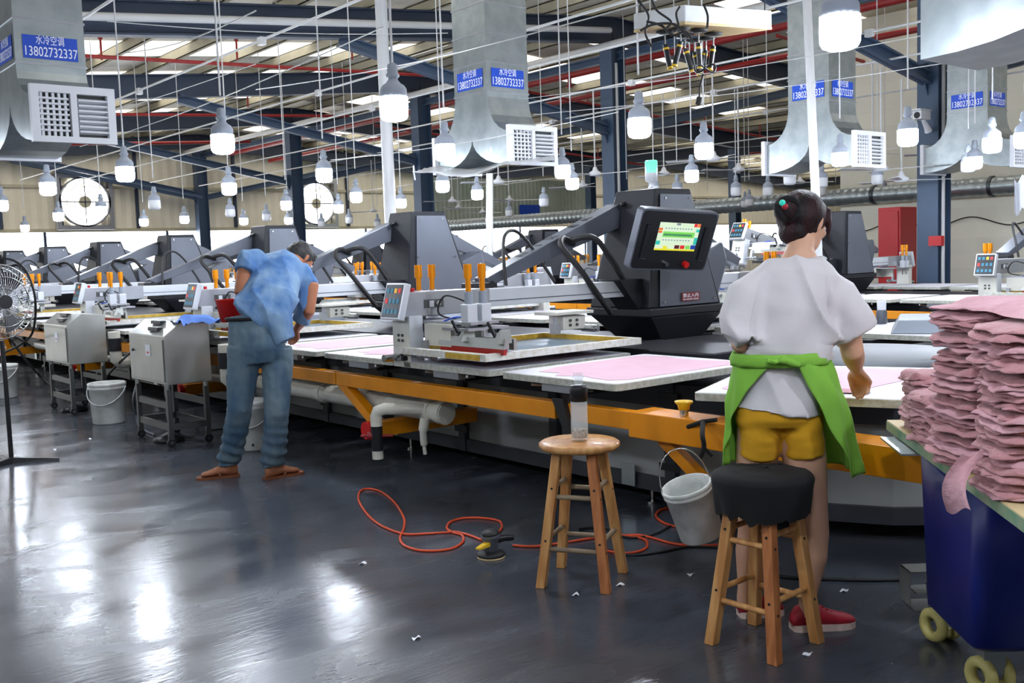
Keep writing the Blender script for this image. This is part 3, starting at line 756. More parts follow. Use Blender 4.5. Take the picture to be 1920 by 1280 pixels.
for k in range(8):
    yb = 4.72 + STEP * k
    if k == 1:
        # this head is swung up
        o = put(HEADP, 9.95, yb, 0, 'printing unit swung up steeply right of the woman', 'printing unit', None)
        o.matrix_world = Matrix.Translation((11.9, yb, 1.15)) @ Matrix.Rotation(math.radians(13), 4, 'Y') @ Matrix.Translation((-1.95, 0, -1.15))
    else:
        put(HEADP, 9.95, yb, 0, 'printing unit with blue keypad above the pink stacks, on the second machine' if k == 0 else '%s front printing unit of the second machine, counted from the right' % nth(k + 1), 'printing unit', None if k == 0 else 'front heads of the second machine')
    put(HEADF, 13.93, yb + .05, PI, 'rear printing unit of the second machine in front of the right blue column' if k == 1 else '%s rear printing unit of the second machine, counted from the right' % nth(k + 1), 'printing unit', None if k == 1 else 'rear heads of the second machine')
    put(SCRP, 9.95, yb, 0, '%s front screen frame of the second machine, counted from the right' % nth(k + 1), 'screen', 'front screens of the second machine')
    put(TOWP, 9.95, yb, 0, 'grey arm tower right of the woman, on the second machine' if k == 1 else 'grey arm tower at the right edge of the second machine' if k == 0 else '%s grey arm tower of the second machine, counted from the right' % nth(k + 1), 'tower', None if k < 2 else 'distant towers of the second machine')
# printed shirt panels (pink cut cloth) lying on pallets
def cloth_piece(name, pts, z, label, m='pink_cut', th=.0015):
    """outline on a plane, lightly wavy edge"""
    out = []
    n = len(pts)
    for i in range(n):
        a = Vector(pts[i]); b = Vector(pts[(i + 1) % n])
        for k in range(5):
            p = a.lerp(b, k / 5); w = noise.noise(Vector((p.x * 9, p.y * 9, 1))) * .006
            out.append((p.x + w, p.y - w))
    o = MB().prism(out, 'z', z, z + th).build(name, m)
    return tag(o, label, 'fabric')
T_ = [(.05, -.3), (.14, -.36), (.95, -.36), (1.02, -.22), (.96, -.1), (.98, .1), (1.02, .22), (.95, .36), (.3, .33), (.1, .25), (.12, .12), (.03, .05), (.1, -.08)]
def on_pallet(x, y, a, sc=1.0): 
    c, s = math.cos(a), math.sin(a)
    return [(x + (u * c - v * s) * 1, y + (u * s + v * c) * 1) for u, v in [(p * sc, q_ * sc) for p, q_ in T_]]
cloth_piece('shirt_panel', on_pallet(3.32, 3.695, 0), ZP + .001, 'pale pink shirt panel spread on the pallet behind the water bottle')
cloth_piece('shirt_panel', on_pallet(3.36, 5.585, 0, .9), ZP + .001, 'pale pink shirt panel on the pallet left of the nearest keypad post')
cloth_piece('shirt_panel', on_pallet(3.36, 6.53, 0, .9), ZP + .001, 'pale pink shirt panel on the pallet beside the bent worker')
cloth_piece('shirt_panel', on_pallet(3.34, 4.64, 0, .9), ZP + .001, 'pale pink shirt panel under the nearest printing screen')
t = math.radians(23)
p4 = Vector((c4[0] - 1.98 * math.cos(t), c4[1] - 1.98 * math.sin(t), 0))
def p4p(u, v): return (p4.x + u * math.cos(t) - v * math.sin(t), p4.y + u * math.sin(t) + v * math.cos(t))
cloth_piece('shirt_panel', [p4p(u, v) for u, v in ((.1, .3), (.16, .34), (.98, .34), (1.02, .1), (1.0, -.3), (.6, -.36), (.34, -.26), (.16, -.22), (.13, -.05), (.09, .1))], ZP + .001, 'pale pink shirt panel under the hand of the woman in white')
o = MB().grid(lambda u, v: Vector(p4p(.1 + .1 * u + .02 * v, -.27 + .24 * v)).to_3d() + Vector((0, 0, ZP + .006 + .012 * math.sin(PI * u) * (.5 + v * .5))), 6, 8).build('folded_hem', 'pink_cloth_light')
tag(o, 'small folded-over bit of pink fabric at the front of the loading pallet', 'fabric')
# grey flash hood and bottle at the back of the machine end
f = empty('flash_hood', (6.45, 3.15, ZP), .5, 'grey flat hood box standing behind the loading area, left of the pink stacks', 'hood')
MB().hexa([(0, 0, .0), (.75, 0, .0), (.75, .5, .0), (0, .5, .0)], [(.05, .05, .09), (.7, .05, .09), (.7, .45, .09), (.05, .45, .09)]).build('hood_shell', 'grey_plastic', f, .01)
MB().box(0, .75, 0, .5, -.005, .0).build('hood_rim', 'tower_grey', f)
for nm, X_, Y_, lb, g_ in (('a', 3.3, 8.6, 'grey hood plate over the pallet right behind the bent worker', 0), ('b', 4.1, 7.4, 'grey rounded cover between the screens behind the bent worker', 0)):
    o = MB().hexa([(0, 0, .03), (.8, 0, .03), (.8, .6, .03), (0, .6, .03)], [(.06, .05, .1), (.74, .05, .1), (.74, .55, .1), (.06, .55, .1)]).build('flash_plate', 'grey_plastic', bevel=.01, loc=(X_ + .9, Y_, ZP)); tag(o, lb, 'hood')
b = empty('squeeze_bottle', at(1653, 612, ZP), 0, 'small grey bottle with a white cap on a rear pallet', 'bottle')
b.location = at(1653, 607, ZP); MB().lathe([(.035, 0), (.04, .01), (.04, .09), (.03, .11)], n=16).build('body', 'tower_grey', b)
MB().lathe([(.032, .1), (.034, .17), (.03, .175)], n=16).build('cap', 'white_paint', b)
# touch panel on the first tower
c_bl, c_br, c_tl = P(1178, 505, 6.62), P(1320, 508, 6.98), P(1202, 390, 6.5)
uM = frame(c_bl, c_br - c_bl, c_tl - c_bl)
wd = (c_br - c_bl).length; ht = (c_tl - c_bl).length
q = empty('touch_panel', (0, 0, 0), 0, 'black touch-screen control panel with green display hanging on the grey tower', 'screen')
MB().prism(rounded(0, wd, 0, ht, .03), 'z', -.06, 0).build('housing', 'tower_grey', q).data.transform(uM)
MB().prism(rounded(.012, wd - .012, .012, ht - .012, .03), 'z', 0, .004).build('bezel', 'black_metal', q).data.transform(uM)
def upq(x0, x1, y0, y1, z0, z1, nm, m, par): return MB().box(x0 * wd, x1 * wd, y0 * ht, y1 * ht, z0, z1, uM).build(nm, m, par)
for x0, x1 in ((.09, .15), (.85, .91)): upq(x0, x1, .2, .75, .004, .012, 'side_handle', 'tower_dark', q); upq(x0, x1, .19, .2, .004, .016, 'handle_edge', 'chrome', q)
dsp = upq(.25, .78, .34, .8, .004, .006, 'display', 'scr_mint', q)
def dq(x0, x1, y0, y1, m): return upq(.25 + .53 * x0, .25 + .53 * x1, .34 + .46 * y0, .34 + .46 * y1, .006, .0065, 'screen_area', m, dsp)
dq(.12, .9, .48, .68, 'scr_green'); dq(.14, .84, .53, .61, 'scr_blue'); dq(0, 1, 0, .06, 'scr_yellow')
dq(.84, .92, .88, 1, 'panel_red'); dq(.93, 1, .88, 1, 'scr_orange'); dq(.48, .6, .07, .2, 'sign_red'); dq(.62, .73, .07, .2, 'panel_red'); dq(.75, .86, .07, .2, 'scr_green'); dq(.88, 1, .07, .22, 'sticker_blue')
dq(0, .09, .62, .7, 'scr_orange'); dq(0, .09, .72, .8, 'scr_orange'); dq(0, .1, .2, .34, 'scr_teal'); dq(.92, 1, .7, .8, 'scr_teal'); dq(.92, 1, .24, .5, 'scr_teal'); dq(.2, .3, .05, .16, 'scr_yellow'); dq(.4, .5, .92, .99, 'grey_plastic')
for r in (.36, .78):
    mb = MB()
    for k in range(10): mb.box((.25 + .53 * (.15 + k * .07)) * wd, (.25 + .53 * (.18 + k * .07)) * wd, (.34 + .46 * r) * ht, (.34 + .46 * (r + .03)) * ht, .006, .0065, uM)
    tag(mb.build('dot_row', 'scr_blue', dsp), None, None)
for x, m, rr in ((.44, 'chrome', .016), (.7, 'red_plastic', .022)):
    a = uM @ Vector((x * wd, .12 * ht, .004)); b_ = uM @ Vector((x * wd, .12 * ht, .03))
    MB().cyl(a, b_, rr).build('key_switch' if x < .5 else 'emergency_stop', m, q)
# NO ADMITTANCE plate on that tower
yf_ = 5.05 - .212
s = empty('warning_plate', (0, 0, 0), 0, 'dark red NO ADMITTANCE plate on the nearest grey tower', 'sign')
sx0 = aty = None
def aty_(px, py, Y): v = ray(px, py); return Vector((0, 0, CAM_H)) + v * (Y / v.y)
a = aty_(1278, 565, yf_ - .006); b_ = aty_(1311, 546, yf_ - .006)
MB().box(a.x, b_.x, yf_ - .01, yf_ - .006, a.z, b_.z).build('plate', 'sign_red', s)
cxm = (a.x + b_.x) / 2; ww = b_.x - a.x; hh = b_.z - a.z
text('chinese_lettering', '禁止入内', hh * .5, 'text_white', frame((cxm, yf_ - .0105, a.z + hh * .62), (1, 0, 0), (0, 0, 1)), s, ww * .86)
text('english_lettering', 'NO ADMITTANCE', hh * .26, 'text_white', frame((cxm, yf_ - .0105, a.z + hh * .2), (1, 0, 0), (0, 0, 1)), s, ww * .86)
# marks along the top of the near arm
def armtop(f, off): 
    A = Vector((3.3 + 2.06, 5.05 + .22, 1.665)); B = Vector((3.3 + .79, 5.05 + .22, 1.225)); return B.lerp(A, f) + UP * (off * .3 + .033 + .055 * f)
am = empty('arm_lettering', (0, 0, 0), 0, 'dark letters painted along the top of the nearest near arm', 'lettering')
tn = (armtop(1, 0) - armtop(0, 0)).normalized()
for f, ch in ((.28, 'N'), (.4, 'I'), (.5, 'X'), (.66, 'E'), (.76, 'K')):
    text('letter', ch, .11, 'black_metal', frame(armtop(f, .012), tn, (0, 1, .0)), am)
# green beacon
bc = empty('beacon_light', (3.3 + 2.26, 5.05 + .05, 1.83), 0, 'green signal beacon on top of the nearest tower', 'lamp')
MB().lathe([(.06, 0), (.06, .01), (.015, .02), (.015, .06), (.045, .07), (.045, .13)], n=20).build('base', 'white_paint', bc); MB().lathe([(.046, .13), (.046, .21), (.04, .22), (0, .222)], n=20).build('lens', 'beacon', bc)
# drain pipes under the rail
q = empty('drain_pipe', (0, 0, 0), 0, 'white plastic drain pipe under the nearest yellow rail with a dark valve and red tap', 'pipe')
MB().tube([(3.47, 4.85, .475), (3.47, 8.3, .475)], .062, 14).build('main_run', 'pvc', q)
for y in (4.86, 4.98, 5.7, 6.3): MB().cyl((3.47, y, .475), (3.47, y + .06, .475), .07, n=16).build('coupling', 'pvc', q)
MB().tube([(3.44, 5.02, .49), (3.3, 5.08, .5), (3.22, 5.14, .505), (3.195, 5.18, .49), (3.19, 5.19, .46), (3.19, 5.19, .4)], .036, 12).build('elbow', 'pvc', q)
MB().cyl((3.19, 5.19, .4), (3.19, 5.19, .25), .035, n=14).build('valve_body', 'tower_dark', q); MB().cyl((3.19, 5.19, .25), (3.19, 5.19, .2), .034, n=14).build('outlet', 'pvc', q)
MB().cyl((3.12, 5.26, .34), (3.26, 5.12, .34), .009).cyl((3.15, 5.23, .34), (3.2, 5.18, .34), .026).build('tap_handle', 'dark_red', q)
for k, (ya, yb) in enumerate(((8.55, 11.0), (11.6, 14.5))):
    q = empty('drain_pipe', (0, 0, 0), 0, ['white drain pipe rising by the nearer steel cabinet', 'white drain pipe rising by the farther steel cabinet'][k], 'pipe')
    yq = (7.35, 9.85)[k]
    MB().tube([(3.42, ya + 1.8, .48), (3.42, yq + .1, .48), (3.38, yq, .5), (3.2, yq - .1, .5), (3.16, yq - .12, .53), (3.15, yq - .13, .8)], .055, 12).build('main_run', 'pvc', q)
    MB().cyl((3.15, yq - .13, .62), (3.15, yq - .13, .74), .06, n=14).build('valve_body', 'tower_dark', q)
tag(MB().tube(bez([(3.4, 4.98, .44), (3.39, 4.99, .36), (3.4, 5.0, .27), (3.405, 5.0, .22)]), [.03] * 8 + [.022] * 8 + [.012] * 9, 8).build('plastic_bag_tail', 'pvc'), 'limp brownish plastic film hanging from the drain pipe', 'bag')
tag(MB().box(4.03 - .012, 4.03, 4.36, 4.42, .4, .5).build('door_lock', 'white_paint'), 'small white and red lock on the grey machine skirt', 'lock')
# black strip at the rail joint, strap
tag(MB().hexa([(3.28, 3.56, .5), (3.31, 3.56, .5), (3.31, 3.6, .5), (3.28, 3.6, .5)], [(3.28, 3.62, .69), (3.31, 3.62, .69), (3.31, 3.7, .69), (3.28, 3.7, .69)]).build('rubber_strip', 'black_rubber'), 'black rubber strip hanging over the gap in the yellow rail', 'strip')
# ---------------------------------------------------------------- overhead: air ducts, lamps, fans, wiring
def duct(cx_, cy_, zb, w, label, ztop=6.2, grilles=(-1, 1), branches=(-1, 1), sides=('left', 'front'), vent_h=.36, arm=.62, stem=None, cur=.4, dz=.6):
    """galvanised down-duct splitting into two curved mouths toward -Y and +Y"""
    q = empty('air_duct', (cx_, cy_, 0), 0, label, 'duct', None)
    h = w / 2; zt = zb + vent_h
    right = []   # profile of one side, y outward
    out = []
    for s in (1, -1):
        pr = []
        if s in branches:
            pr += [(h, zt + cur)]
            for k in range(7):
                a = PI / 2 * k / 6; pr.append((h + (arm - h) * (1 - math.cos(a)), zt + cur - cur * math.sin(a)))
            pr += [(arm, zb)]
            for k in range(1, 8):
                a = PI / 2 * k / 7; pr.append((arm * (1 - math.sin(a)), zb + .3 * (1 - math.cos(a)) ))
        else: pr += [(h, zt + cur), (h, zb + .3), (0, zb + .3)]
        out.append([(s * y, z) for y, z in pr])
    poly = [(h, ztop)] + out[0] + out[1][::-1][1:] + [(-h, ztop)]
    # body as strips so that the concave side faces stay clean
    mb = MB(); n = len(poly)
    vs = [(-h, y, z) for y, z in poly] + [(h, y, z) for y, z in poly]
    mb.add(vs, [(i, (i + 1) % n, n + (i + 1) % n, n + i) for i in range(n)] + [tuple(range(n))[::-1], tuple(range(n, 2 * n))])
    mb.build('duct_shell', 'galv', q, fixn=True)
    # standing seams round the stem and cross-creased sheets
    z = zt + cur + .05
    while z < ztop:
        MB().box(-h - .008, h + .008, -h - .008, h + .008, z, z + .014).build('seam', 'alu_grey', q); z += .3
    for s in grilles:
        g = empty('vent_grille', (0, s * arm, 0)); g.parent = q
        fw = w * .58; z0, z1 = zb - .02, zt + .05; y0, y1 = (s * .0, s * .05) if s > 0 else (-.05, 0)
        MB().box(-fw, fw, y0, y1, z1 - .05, z1).box(-fw, fw, y0, y1, z0, z0 + .04).box(-fw, -fw + .05, y0, y1, z0 + .04, z1 - .05).box(fw - .05, fw, y0, y1, z0 + .04, z1 - .05).box(-.02, .02, y0, y1, z0 + .04, z1 - .05).build('vent_frame', 'vent_white', g)
        MB().box(-fw + .05, fw - .05, s * .002, s * .006, z0 + .04, z1 - .05).build('vent_cavity', 'vent_dark', g)
        mb = MB(); nz = 7
        for k in range(nz):
            zz = z0 + .06 + (z1 - z0 - .13) * (k + .5) / nz
            mb.prism([(s * .01, zz - .016), (s * .045, zz - .006), (s * .045, zz + .004), (s * .01, zz + .016)], 'x', .03, fw - .05)
            mb.prism([(s * .02, zz - .006), (s * .04, zz - .004), (s * .04, zz + .008), (s * .02, zz + .006)], 'x', -fw + .05, -.03)
        for k in range(5):
            x = -fw + .05 + (fw - .08) * (k + .5) / 5; mb.box(x - .008, x + .008, s * .008 if s > 0 else -.03, s * .03 if s > 0 else -.008, z0 + .04, z1 - .05)
        mb.build('louvres', 'vent_white', g)
    zs = zt + dz
    for side in sides:
        st = empty('sticker', (0, 0, 0)); st.parent = q
        if side == 'front': M = frame((0, -h - .004, zs), (1, 0, 0), (0, 0, 1))
        else: M = frame((-h - .004, 0, zs), (0, -1, 0), (0, 0, 1))
        MB().box(-w * .39, w * .39, -w * .17, w * .17, 0, .001, M).build('sticker_sheet', 'sticker_blue', st)
        text('chinese_lettering', '水冷空调', w * .15, 'text_white', M @ Matrix.Translation((0, w * .1, .0015)), st, w * .4)
        text('phone_number', '13802732337', w * .2, 'text_white', M @ Matrix.Translation((0, -w * .07, .0015)), st, w * .74)
    return q
def dpos(px, py, D): p = P(px, py, D); return p
p = dpos(912, 140, 10.6); duct(p.x + .28, p.y + .28, 2.32, .56, 'silver air duct in the middle, white plastic sheet tied under its mouths', cur=.38, dz=.58, vent_h=.33)
D2 = (p.x + .28, p.y + .28)
p = dpos(28, 100, 7.0); duct(p.x + .23, p.y + .23, 2.25, .46, 'silver air duct at the top left corner with a blue phone sticker', cur=.2, dz=.37, vent_h=.3)
p = dpos(1555, 230, 12.4); duct(p.x + .3, p.y + .3, 2.32, .58, 'silver air duct behind the big lit lamp at upper right')
p = dpos(1852, 230, 14.2); duct(p.x + .3, p.y + .3, 2.38, .58, 'silver air duct farthest right, beyond the blue column')
p = at(1726, 112, 2.3); duct(p.x + .3, p.y - .85, 2.3, .6, 'nearest silver air duct cut off by the top right corner', arm=.85, vent_h=.45, grilles=(-1,), cur=.7, dz=1.1)
# plastic sheet tied under the middle duct
A_, B_, C_, D__ = P(772, 322, 9.7), P(1040, 300, 9.9), P(1045, 285, 11.2), P(815, 312, 11.4)
def sheet(u, v):
    a = A_.lerp(B_, u); b = D__.lerp(C_, u); p_ = a.lerp(b, v)
    p_.z -= .16 * math.sin(PI * u) ** .8 * (1 - .3 * v) * abs(math.sin(PI * min(1, u * 1.6) )) * .6 + .02 * noise.noise(Vector((u * 9, v * 9, 0)))
    return p_
q = empty('plastic_sheet', (0, 0, 0), 0, 'milky plastic sheet sagging under the middle air duct', 'sheet')
MB().grid(sheet, 30, 12).build('film', 'plastic_sheet', q)
for px, py in ((776, 322), (921, 288), (1040, 284)):
    a = P(px, py, 10); MB().tube([a + UP * .06, a, a - UP * .08 + RT * .01], .008, 5).build('knot', 'text_white', q)

ZL = 2.35
def make_lamp(on):
    q = empty('pendant_lamp')
    MB().cyl((0, 0, 0.2), (0, 0, 1.68), .008, n=6).build('cord', 'pipe_white', q)
    s = MB().lathe([(.018, .25), (.03, .24), (.034, .2), (.034, .16), (.028, .15)], n=16).lathe([(.04, .165), (.043, .175), (.04, .185)], n=16).build('socket', 'grey_plastic', q)
    prof = [(.026, .165), (.03, .15), (.046, .128), (.07, .112), (.083, .09), (.086, .04)]
    MB().lathe(prof[::-1], n=20).build('housing', 'bulb_cap', q)
    MB().lathe([(0, -.103), (.055, -.1), (.076, -.09), (.087, -.07), (.09, -.02), (.088, .042)], n=16).build('diffuser', 'bulb_on' if on else 'bulb_off', q)
    return q
CONX = (3.55, 5.6, 8.0, 9.6, 11.8, 13.8, 1.2, 16.6, 20.5, 24, 31)
LON = make_lamp(True); LOFF = make_lamp(False); LU = set()
def lamp(x, y, on, label, group=None, z=ZL):
    pr = LON if on else LOFF
    o = copy_tree(pr) if on in LU else pr
    LU.add(on); o.location = (x, y, z); tag(o, label, 'lamp', group)
    top = 4.02 if min(abs(x - cx_) for cx_ in CONX) < .03 else min(roofz(x) + .72, 9)
    for ch in o.children:
        if ch.name.startswith('cord'): ch.scale = (1, 1, (top - z) / 1.68)
    return o
named = {(1575, 65): 'biggest glowing bulb lamp, at upper right before the silver duct', (739, 205): 'large glowing bulb lamp in front of the white drop pole', (418, 270): 'glowing bulb lamp left of centre, hanging over the aisle', (1199, 240): 'glowing bulb lamp beside the blue column under the laser rig',
         (235, 325): 'glowing bulb lamp just right of the left air duct', (90, 352): 'glowing bulb lamp left of the round wall fan', (608, 327): 'glowing bulb lamp above the bent worker, right of the second fan', (835, 285): 'glowing bulb lamp at the left side of the middle duct',
         (1320, 282): 'glowing bulb lamp over the touch panel, right of the beacon', (1575, 297): 'glowing bulb lamp under the right silver duct', (1702, 257): 'glowing bulb lamp beside the security camera', (1055, 320): 'glowing bulb lamp right of the middle duct, upper of two', (1073, 342): 'glowing bulb lamp right of the middle duct, lower of two'}
dl = ['small glowing lamp above the middle white beams, left of the drop pole', 'small glowing lamp right below the lamp left of centre', 'glowing lamp at the very left edge of the picture', 'glowing lamp just under the left end of the plastic sheet', 'glowing lamp under the middle of the plastic sheet', 'small glowing lamp right of the white drop pole', 'small glowing lamp left of the white drop pole', 'small glowing lamp beside the second round wall fan, upper', 'small glowing lamp below the second round wall fan', 'small glowing lamp at the lower left of the first wall fan', 'small glowing lamp overlapping the right rim of the first wall fan', 'small glowing lamp between the two wall fans, leftmost', 'small glowing lamp between the two wall fans, middle one', 'small glowing lamp between the two wall fans, rightmost', 'small dim lamp left of the lamp over the touch panel', 'tiny glowing lamp above the bright window band at far left', 'glowing lamp cut by the right edge of the picture']
lit = list(named) + [(668, 367), (430, 352), (3, 383), (830, 347), (895, 362), (752, 378), (635, 388), (537, 382), (541, 410), (110, 403), (190, 392), (270, 413), (346, 408), (457, 411), (1297, 328), (47, 424), (1920, 262)]
for i, (px, py) in enumerate(lit):
    p = at(px, py + 6, ZL - .05)
    lamp(p.x, p.y, True, named.get((px, py), dl[i - len(named)]), None if (px, py) in named else 'small distant glowing lamps')
nu_ = 0
UNL = (290, 432, 1226, 1481, 1540, 1645, 1815, 1659, 1567, 955, 1020, 1405, 916, 1327, 1380, 1397, 603, 500, 655, 1176, 708, 1541, 1440, 1270)
for px, py in ((290, 377), (432, 392), (1226, 350), (1481, 330), (1540, 352), (1645, 330), (1815, 306), (1659, 357), (1567, 372), (955, 392), (1020, 372), (1405, 372), (916, 405), (1327, 385), (1380, 352), (1397, 375), (603, 412), (500, 400), (655, 405), (1176, 375), (708, 412), (1541, 335), (1440, 352), (1270, 352)):
    nu_ += 1
    p = at(px, py + 10, ZL - .05)
    if p.y < YE - 1 and p.x < XR - 2 and not (p.x > XW - .4 and p.y < 12.3): lamp(p.x, p.y, False, 'unlit white bulb lamp, %s from the left among the unlit ones' % nth(1 + sum(1 for a_ in UNL if a_ < px)), 'unlit bulb lamps')
# unseen lamps carrying on the rows past the frame, added to light the aisle
for x, y in ((1.5, .9), (3.5, .3), (5.7, 2.0), (8.0, 2.4), (-.6, 1.5), (-.6, 3.6), (-.6, 5.8), (-.7, 8), (1.0, -1.2), (3.5, -1.6), (1.2, 9.8), (1.2, 12), (10, 2.6), (12.3, 3.6), (12.3, 6), (10.2, 4.8), (14.2, 5.2)):
    lamp(x, y, True, 'added glowing bulb lamp, unseen outside the frame over the near aisle', 'lamps outside the frame')
# conduits the lamps hang from
for i, (x, z, y0, y1) in enumerate(((3.55, 4.03, .3, 26), (5.6, 4.03, -2, 30), (8.0, 4.03, 1, 32), (9.6, 4.03, 2, 32), (11.8, 4.03, 2, 32), (13.8, 4.03, 2, 33), (1.2, 4.03, 1.5, 30), (16.6, 4.0, 3, 33), (20.5, 4.0, 12.5, 34), (24, 4.0, 12.5, 34), (31, 4, 8, 30))):
    q = empty('lamp_conduit', (0, 0, 0), 0, '%s white lamp conduit counted across the hall from the camera side' % nth(i + 1), 'conduit', 'lamp conduits'); 
    MB().tube([(x, y0, z), (x, y1, z)], .016, 8).build('tube', 'pipe_white', q)
    y = y0 + 1
    while y < min(y1, 16):
        MB().box(x - .035, x + .035, y - .05, y + .05, z - .06, z + .03).build('junction_box', 'pipe_white', q); y += 4.1
for a, b, lb in (((0, 560), (1, 0), 0),):
    pass
for i, (A1_, B1_) in enumerate((((150, 275, 9.5), (720, 50, 6)), ((0, 262, 12), (480, 120, 9)), ((230, 100, 8), (480, 20, 6)), ((480, 168, 8), (1230, 0, 5)), ((960, 188, 11), (1920, 30, 8)), ((620, 300, 12), (1160, 210, 9)), ((1000, 215, 12), (1920, 95, 9)), ((200, 40, 9), (840, 62, 10)))):
    a, b = P(*A1_), P(*B1_)
    tag(MB().tube([a.lerp(b, k / 8) - UP * .05 * math.sin(PI * k / 8) for k in range(9)], .004, 5).build('wire', 'pipe_white'), 'thin pale wire under the roof, %s from the left' % nth(i + 1), 'wire', 'thin overhead wires')
# white drop poles
for (x0, y0_, z0, px, py, r, lb) in ((5.35, 9.3, .75, 714, 0, .062, 'thick white drop pole rising behind the nearest printing arm'), (8.75, 5.9, 0, 1513, 0, .042, 'white drop pole rising behind the head of the woman'), (9.2, 11.6, 0, 918, 325, .05, 'slim white pole under the middle duct')):
    D = Vector((x0, y0_, 0)).dot(FW); k_ = .044 if py == 0 else 0; top = P(px - 260 * k_, py - 260 if py == 0 else py, D); b0_ = P(px + 560 * k_, 560, D); t_ = (z0 - top.z) / (b0_.z - top.z) if z0 > 0 else (0 - top.z) / (b0_.z - top.z); base_ = top.lerp(b0_, t_) 
    tag(MB().tube([base_, top], r, 12).build('drop_pole', 'pipe_white'), lb, 'pole')
for (px, py0, py1, D) in ((233, 0, 270, 8.9), (225, 50, 275, 9.0), (202, 0, 82, 8.2), (822, 0, 200, 10)):
    pass
# ceiling fans far off
FANS = [(1385, 322), (1338, 303), (1245, 330), (1500, 345), (1636, 290), (1652, 322), (1690, 342), (1790, 290), (1093, 352), (1116, 330), (860, 392), (905, 400), (935, 345), (955, 378), (700, 398), (848, 380)]
def make_cfan():
    q = empty('ceiling_fan')
    MB().cyl((0, 0, .12), (0, 0, 1.5), .014, n=6).build('down_rod', 'pipe_white', q)
    MB().lathe([(0, 0), (.1, .01), (.11, .06), (.05, .1), (.03, .16), (0, .16)], n=16).build('motor', 'white_paint', q)
    for k in range(3):
        a = k * 2 * PI / 3; M = Matrix.Rotation(a, 4, 'Z') @ Matrix.Rotation(.15, 4, 'X')
        MB().hexa([M @ Vector(v) for v in ((.1, -.04, .03), (.75, -.065, .03), (.75, .065, .03), (.1, .04, .03))], [M @ Vector(v) for v in ((.1, -.04, .036), (.75, -.065, .036), (.75, .065, .036), (.1, .04, .036))]).build('blade', 'white_paint', q)
    return q
CF = make_cfan(); first = True
FANS.sort()
for i, (px, py) in enumerate(FANS):
    p = at(px, py, 2.75)
    if p.y > YE - 1.5 or p.x > XR - 2 or (p.x > XW - 1 and p.y < 13): 
        p = P(px, py, 15)
    o = CF if first else copy_tree(CF); first = False
    o.location = p; o.rotation_euler = (0, 0, i * .7); tag(o, 'white three-bladed ceiling fan, %s from the left of the distant fans' % nth(i + 1), 'fan', 'distant ceiling fans')
# security camera on the right column
q = empty('security_camera', (14.9, 7.98, 3.22), 0, 'white security camera on the right blue column', 'camera')
MB().box(-.34, -.06, -.07, .07, 0, .13).build('body', 'white_paint', q, .01); MB().box(-.38, -.05, -.08, .08, .132, .15).build('sun_hood', 'white_paint', q); MB().cyl((-.345, 0, .06), (-.34, 0, .06), .05).build('lens', 'black_metal', q); MB().tube([(0, 0, -.16), (-.05, 0, -.1), (-.16, 0, .0)], [.06, .045, .03]).build('bracket', 'white_paint', q)
# hanging laser rig above the loading pallet
a = P(1190, 56, 4.6); b = P(1290, 38, 4.05); c = P(1446, 52, 4.5); 
zr = 2.37
a = at(1188, 56, zr); b = at(1284, 40, zr); c = at(1447, 50, zr); d__ = a + c - b
q = empty('laser_rig', (0, 0, 0), 0, 'white foam slab hung overhead with a cluster of black and yellow laser pointers below', 'rig')
MB().hexa([a, b, c, d__], [v + UP * .07 for v in (a, b, c, d__)]).build('foam_slab', 'foam', q, .004, fixn=True)
MB().hexa([v - UP * .012 for v in (a, b, c, d__)], [a, b, c, d__]).build('base_board', 'ply', q, fixn=True)
mid = (a + c) / 2
for i, (px, py, ang) in enumerate(((1252, 50, .3), (1282, 44, -.5), (1316, 47, .1), (1344, 54, -.3), (1290, 58, .5), (1330, 62, -.7), (1308, 66, .3))):
    p_ = at(px, py, zr - .012) + FW * .08
    k = empty('laser_pointer', (0, 0, 0)); k.parent = q
    MB().lathe([(0, 0), (.04, -.004), (.042, -.01), (.012, -.014), (0, -.014)], p_, 20).build('suction_cup', 'black_rubber', k)
    e = p_ - UP * .06; MB().cyl(p_ - UP * .01, e, .004, n=6).build('stem', 'chrome', k)
    dd = (RT * math.sin(ang) * .6 - UP + FW * .1 * (i % 3 - 1)).normalized()
    MB().cyl(e, e + dd * .1, .012, n=10).build('laser_body', 'black_metal', k)
    MB().cyl(e + dd * .015, e + dd * .024, .0135, n=10).cyl(e + dd * .1, e + dd * .108, .013, n=10).build('yellow_ring', 'button_yellow', k)
for i, pts in enumerate((((1196, 0), (1216, 30), (1210, 62), (1222, 88)), ((1222, 0), (1232, 20), (1258, 40), (1250, 52)), ((1275, 12), (1268, 26), (1272, 50), (1262, 60)), ((1320, 10), (1327, 30), (1326, 52)), ((1212, 40), (1240, 48), (1262, 66), (1285, 60), (1300, 80)), ((1200, 58), (1225, 46), (1265, 46), (1290, 70)))):
    MB().tube(bez([P(x, y, 4.25 - .05 * i) for x, y in pts], 6), .005, 6).build('cable', 'black_rubber', q)
lp = [P(1322 + 20 * math.sin(t * .5) * (1 if t % 2 else 1), 128 + 8 * math.sin(t), 4.2 + .01 * t) for t in range(22)]
MB().tube([P(1324, 98, 4.2), P(1322, 122, 4.2)] + lp + [P(1318, 140, 4.2), P(1312, 165, 4.2), P(1311, 185, 4.2)], .004, 6).cyl(P(1312, 182, 4.2), P(1309, 196, 4.2), .012, n=8).build('coiled_cable', 'black_rubber', q)
for v in (a, c): MB().cyl(v + UP * .07 - (v - mid) * .1, v + UP * 1.2 - (v - mid) * .1, .003, n=5).build('hanging_wire', 'black_metal', q)

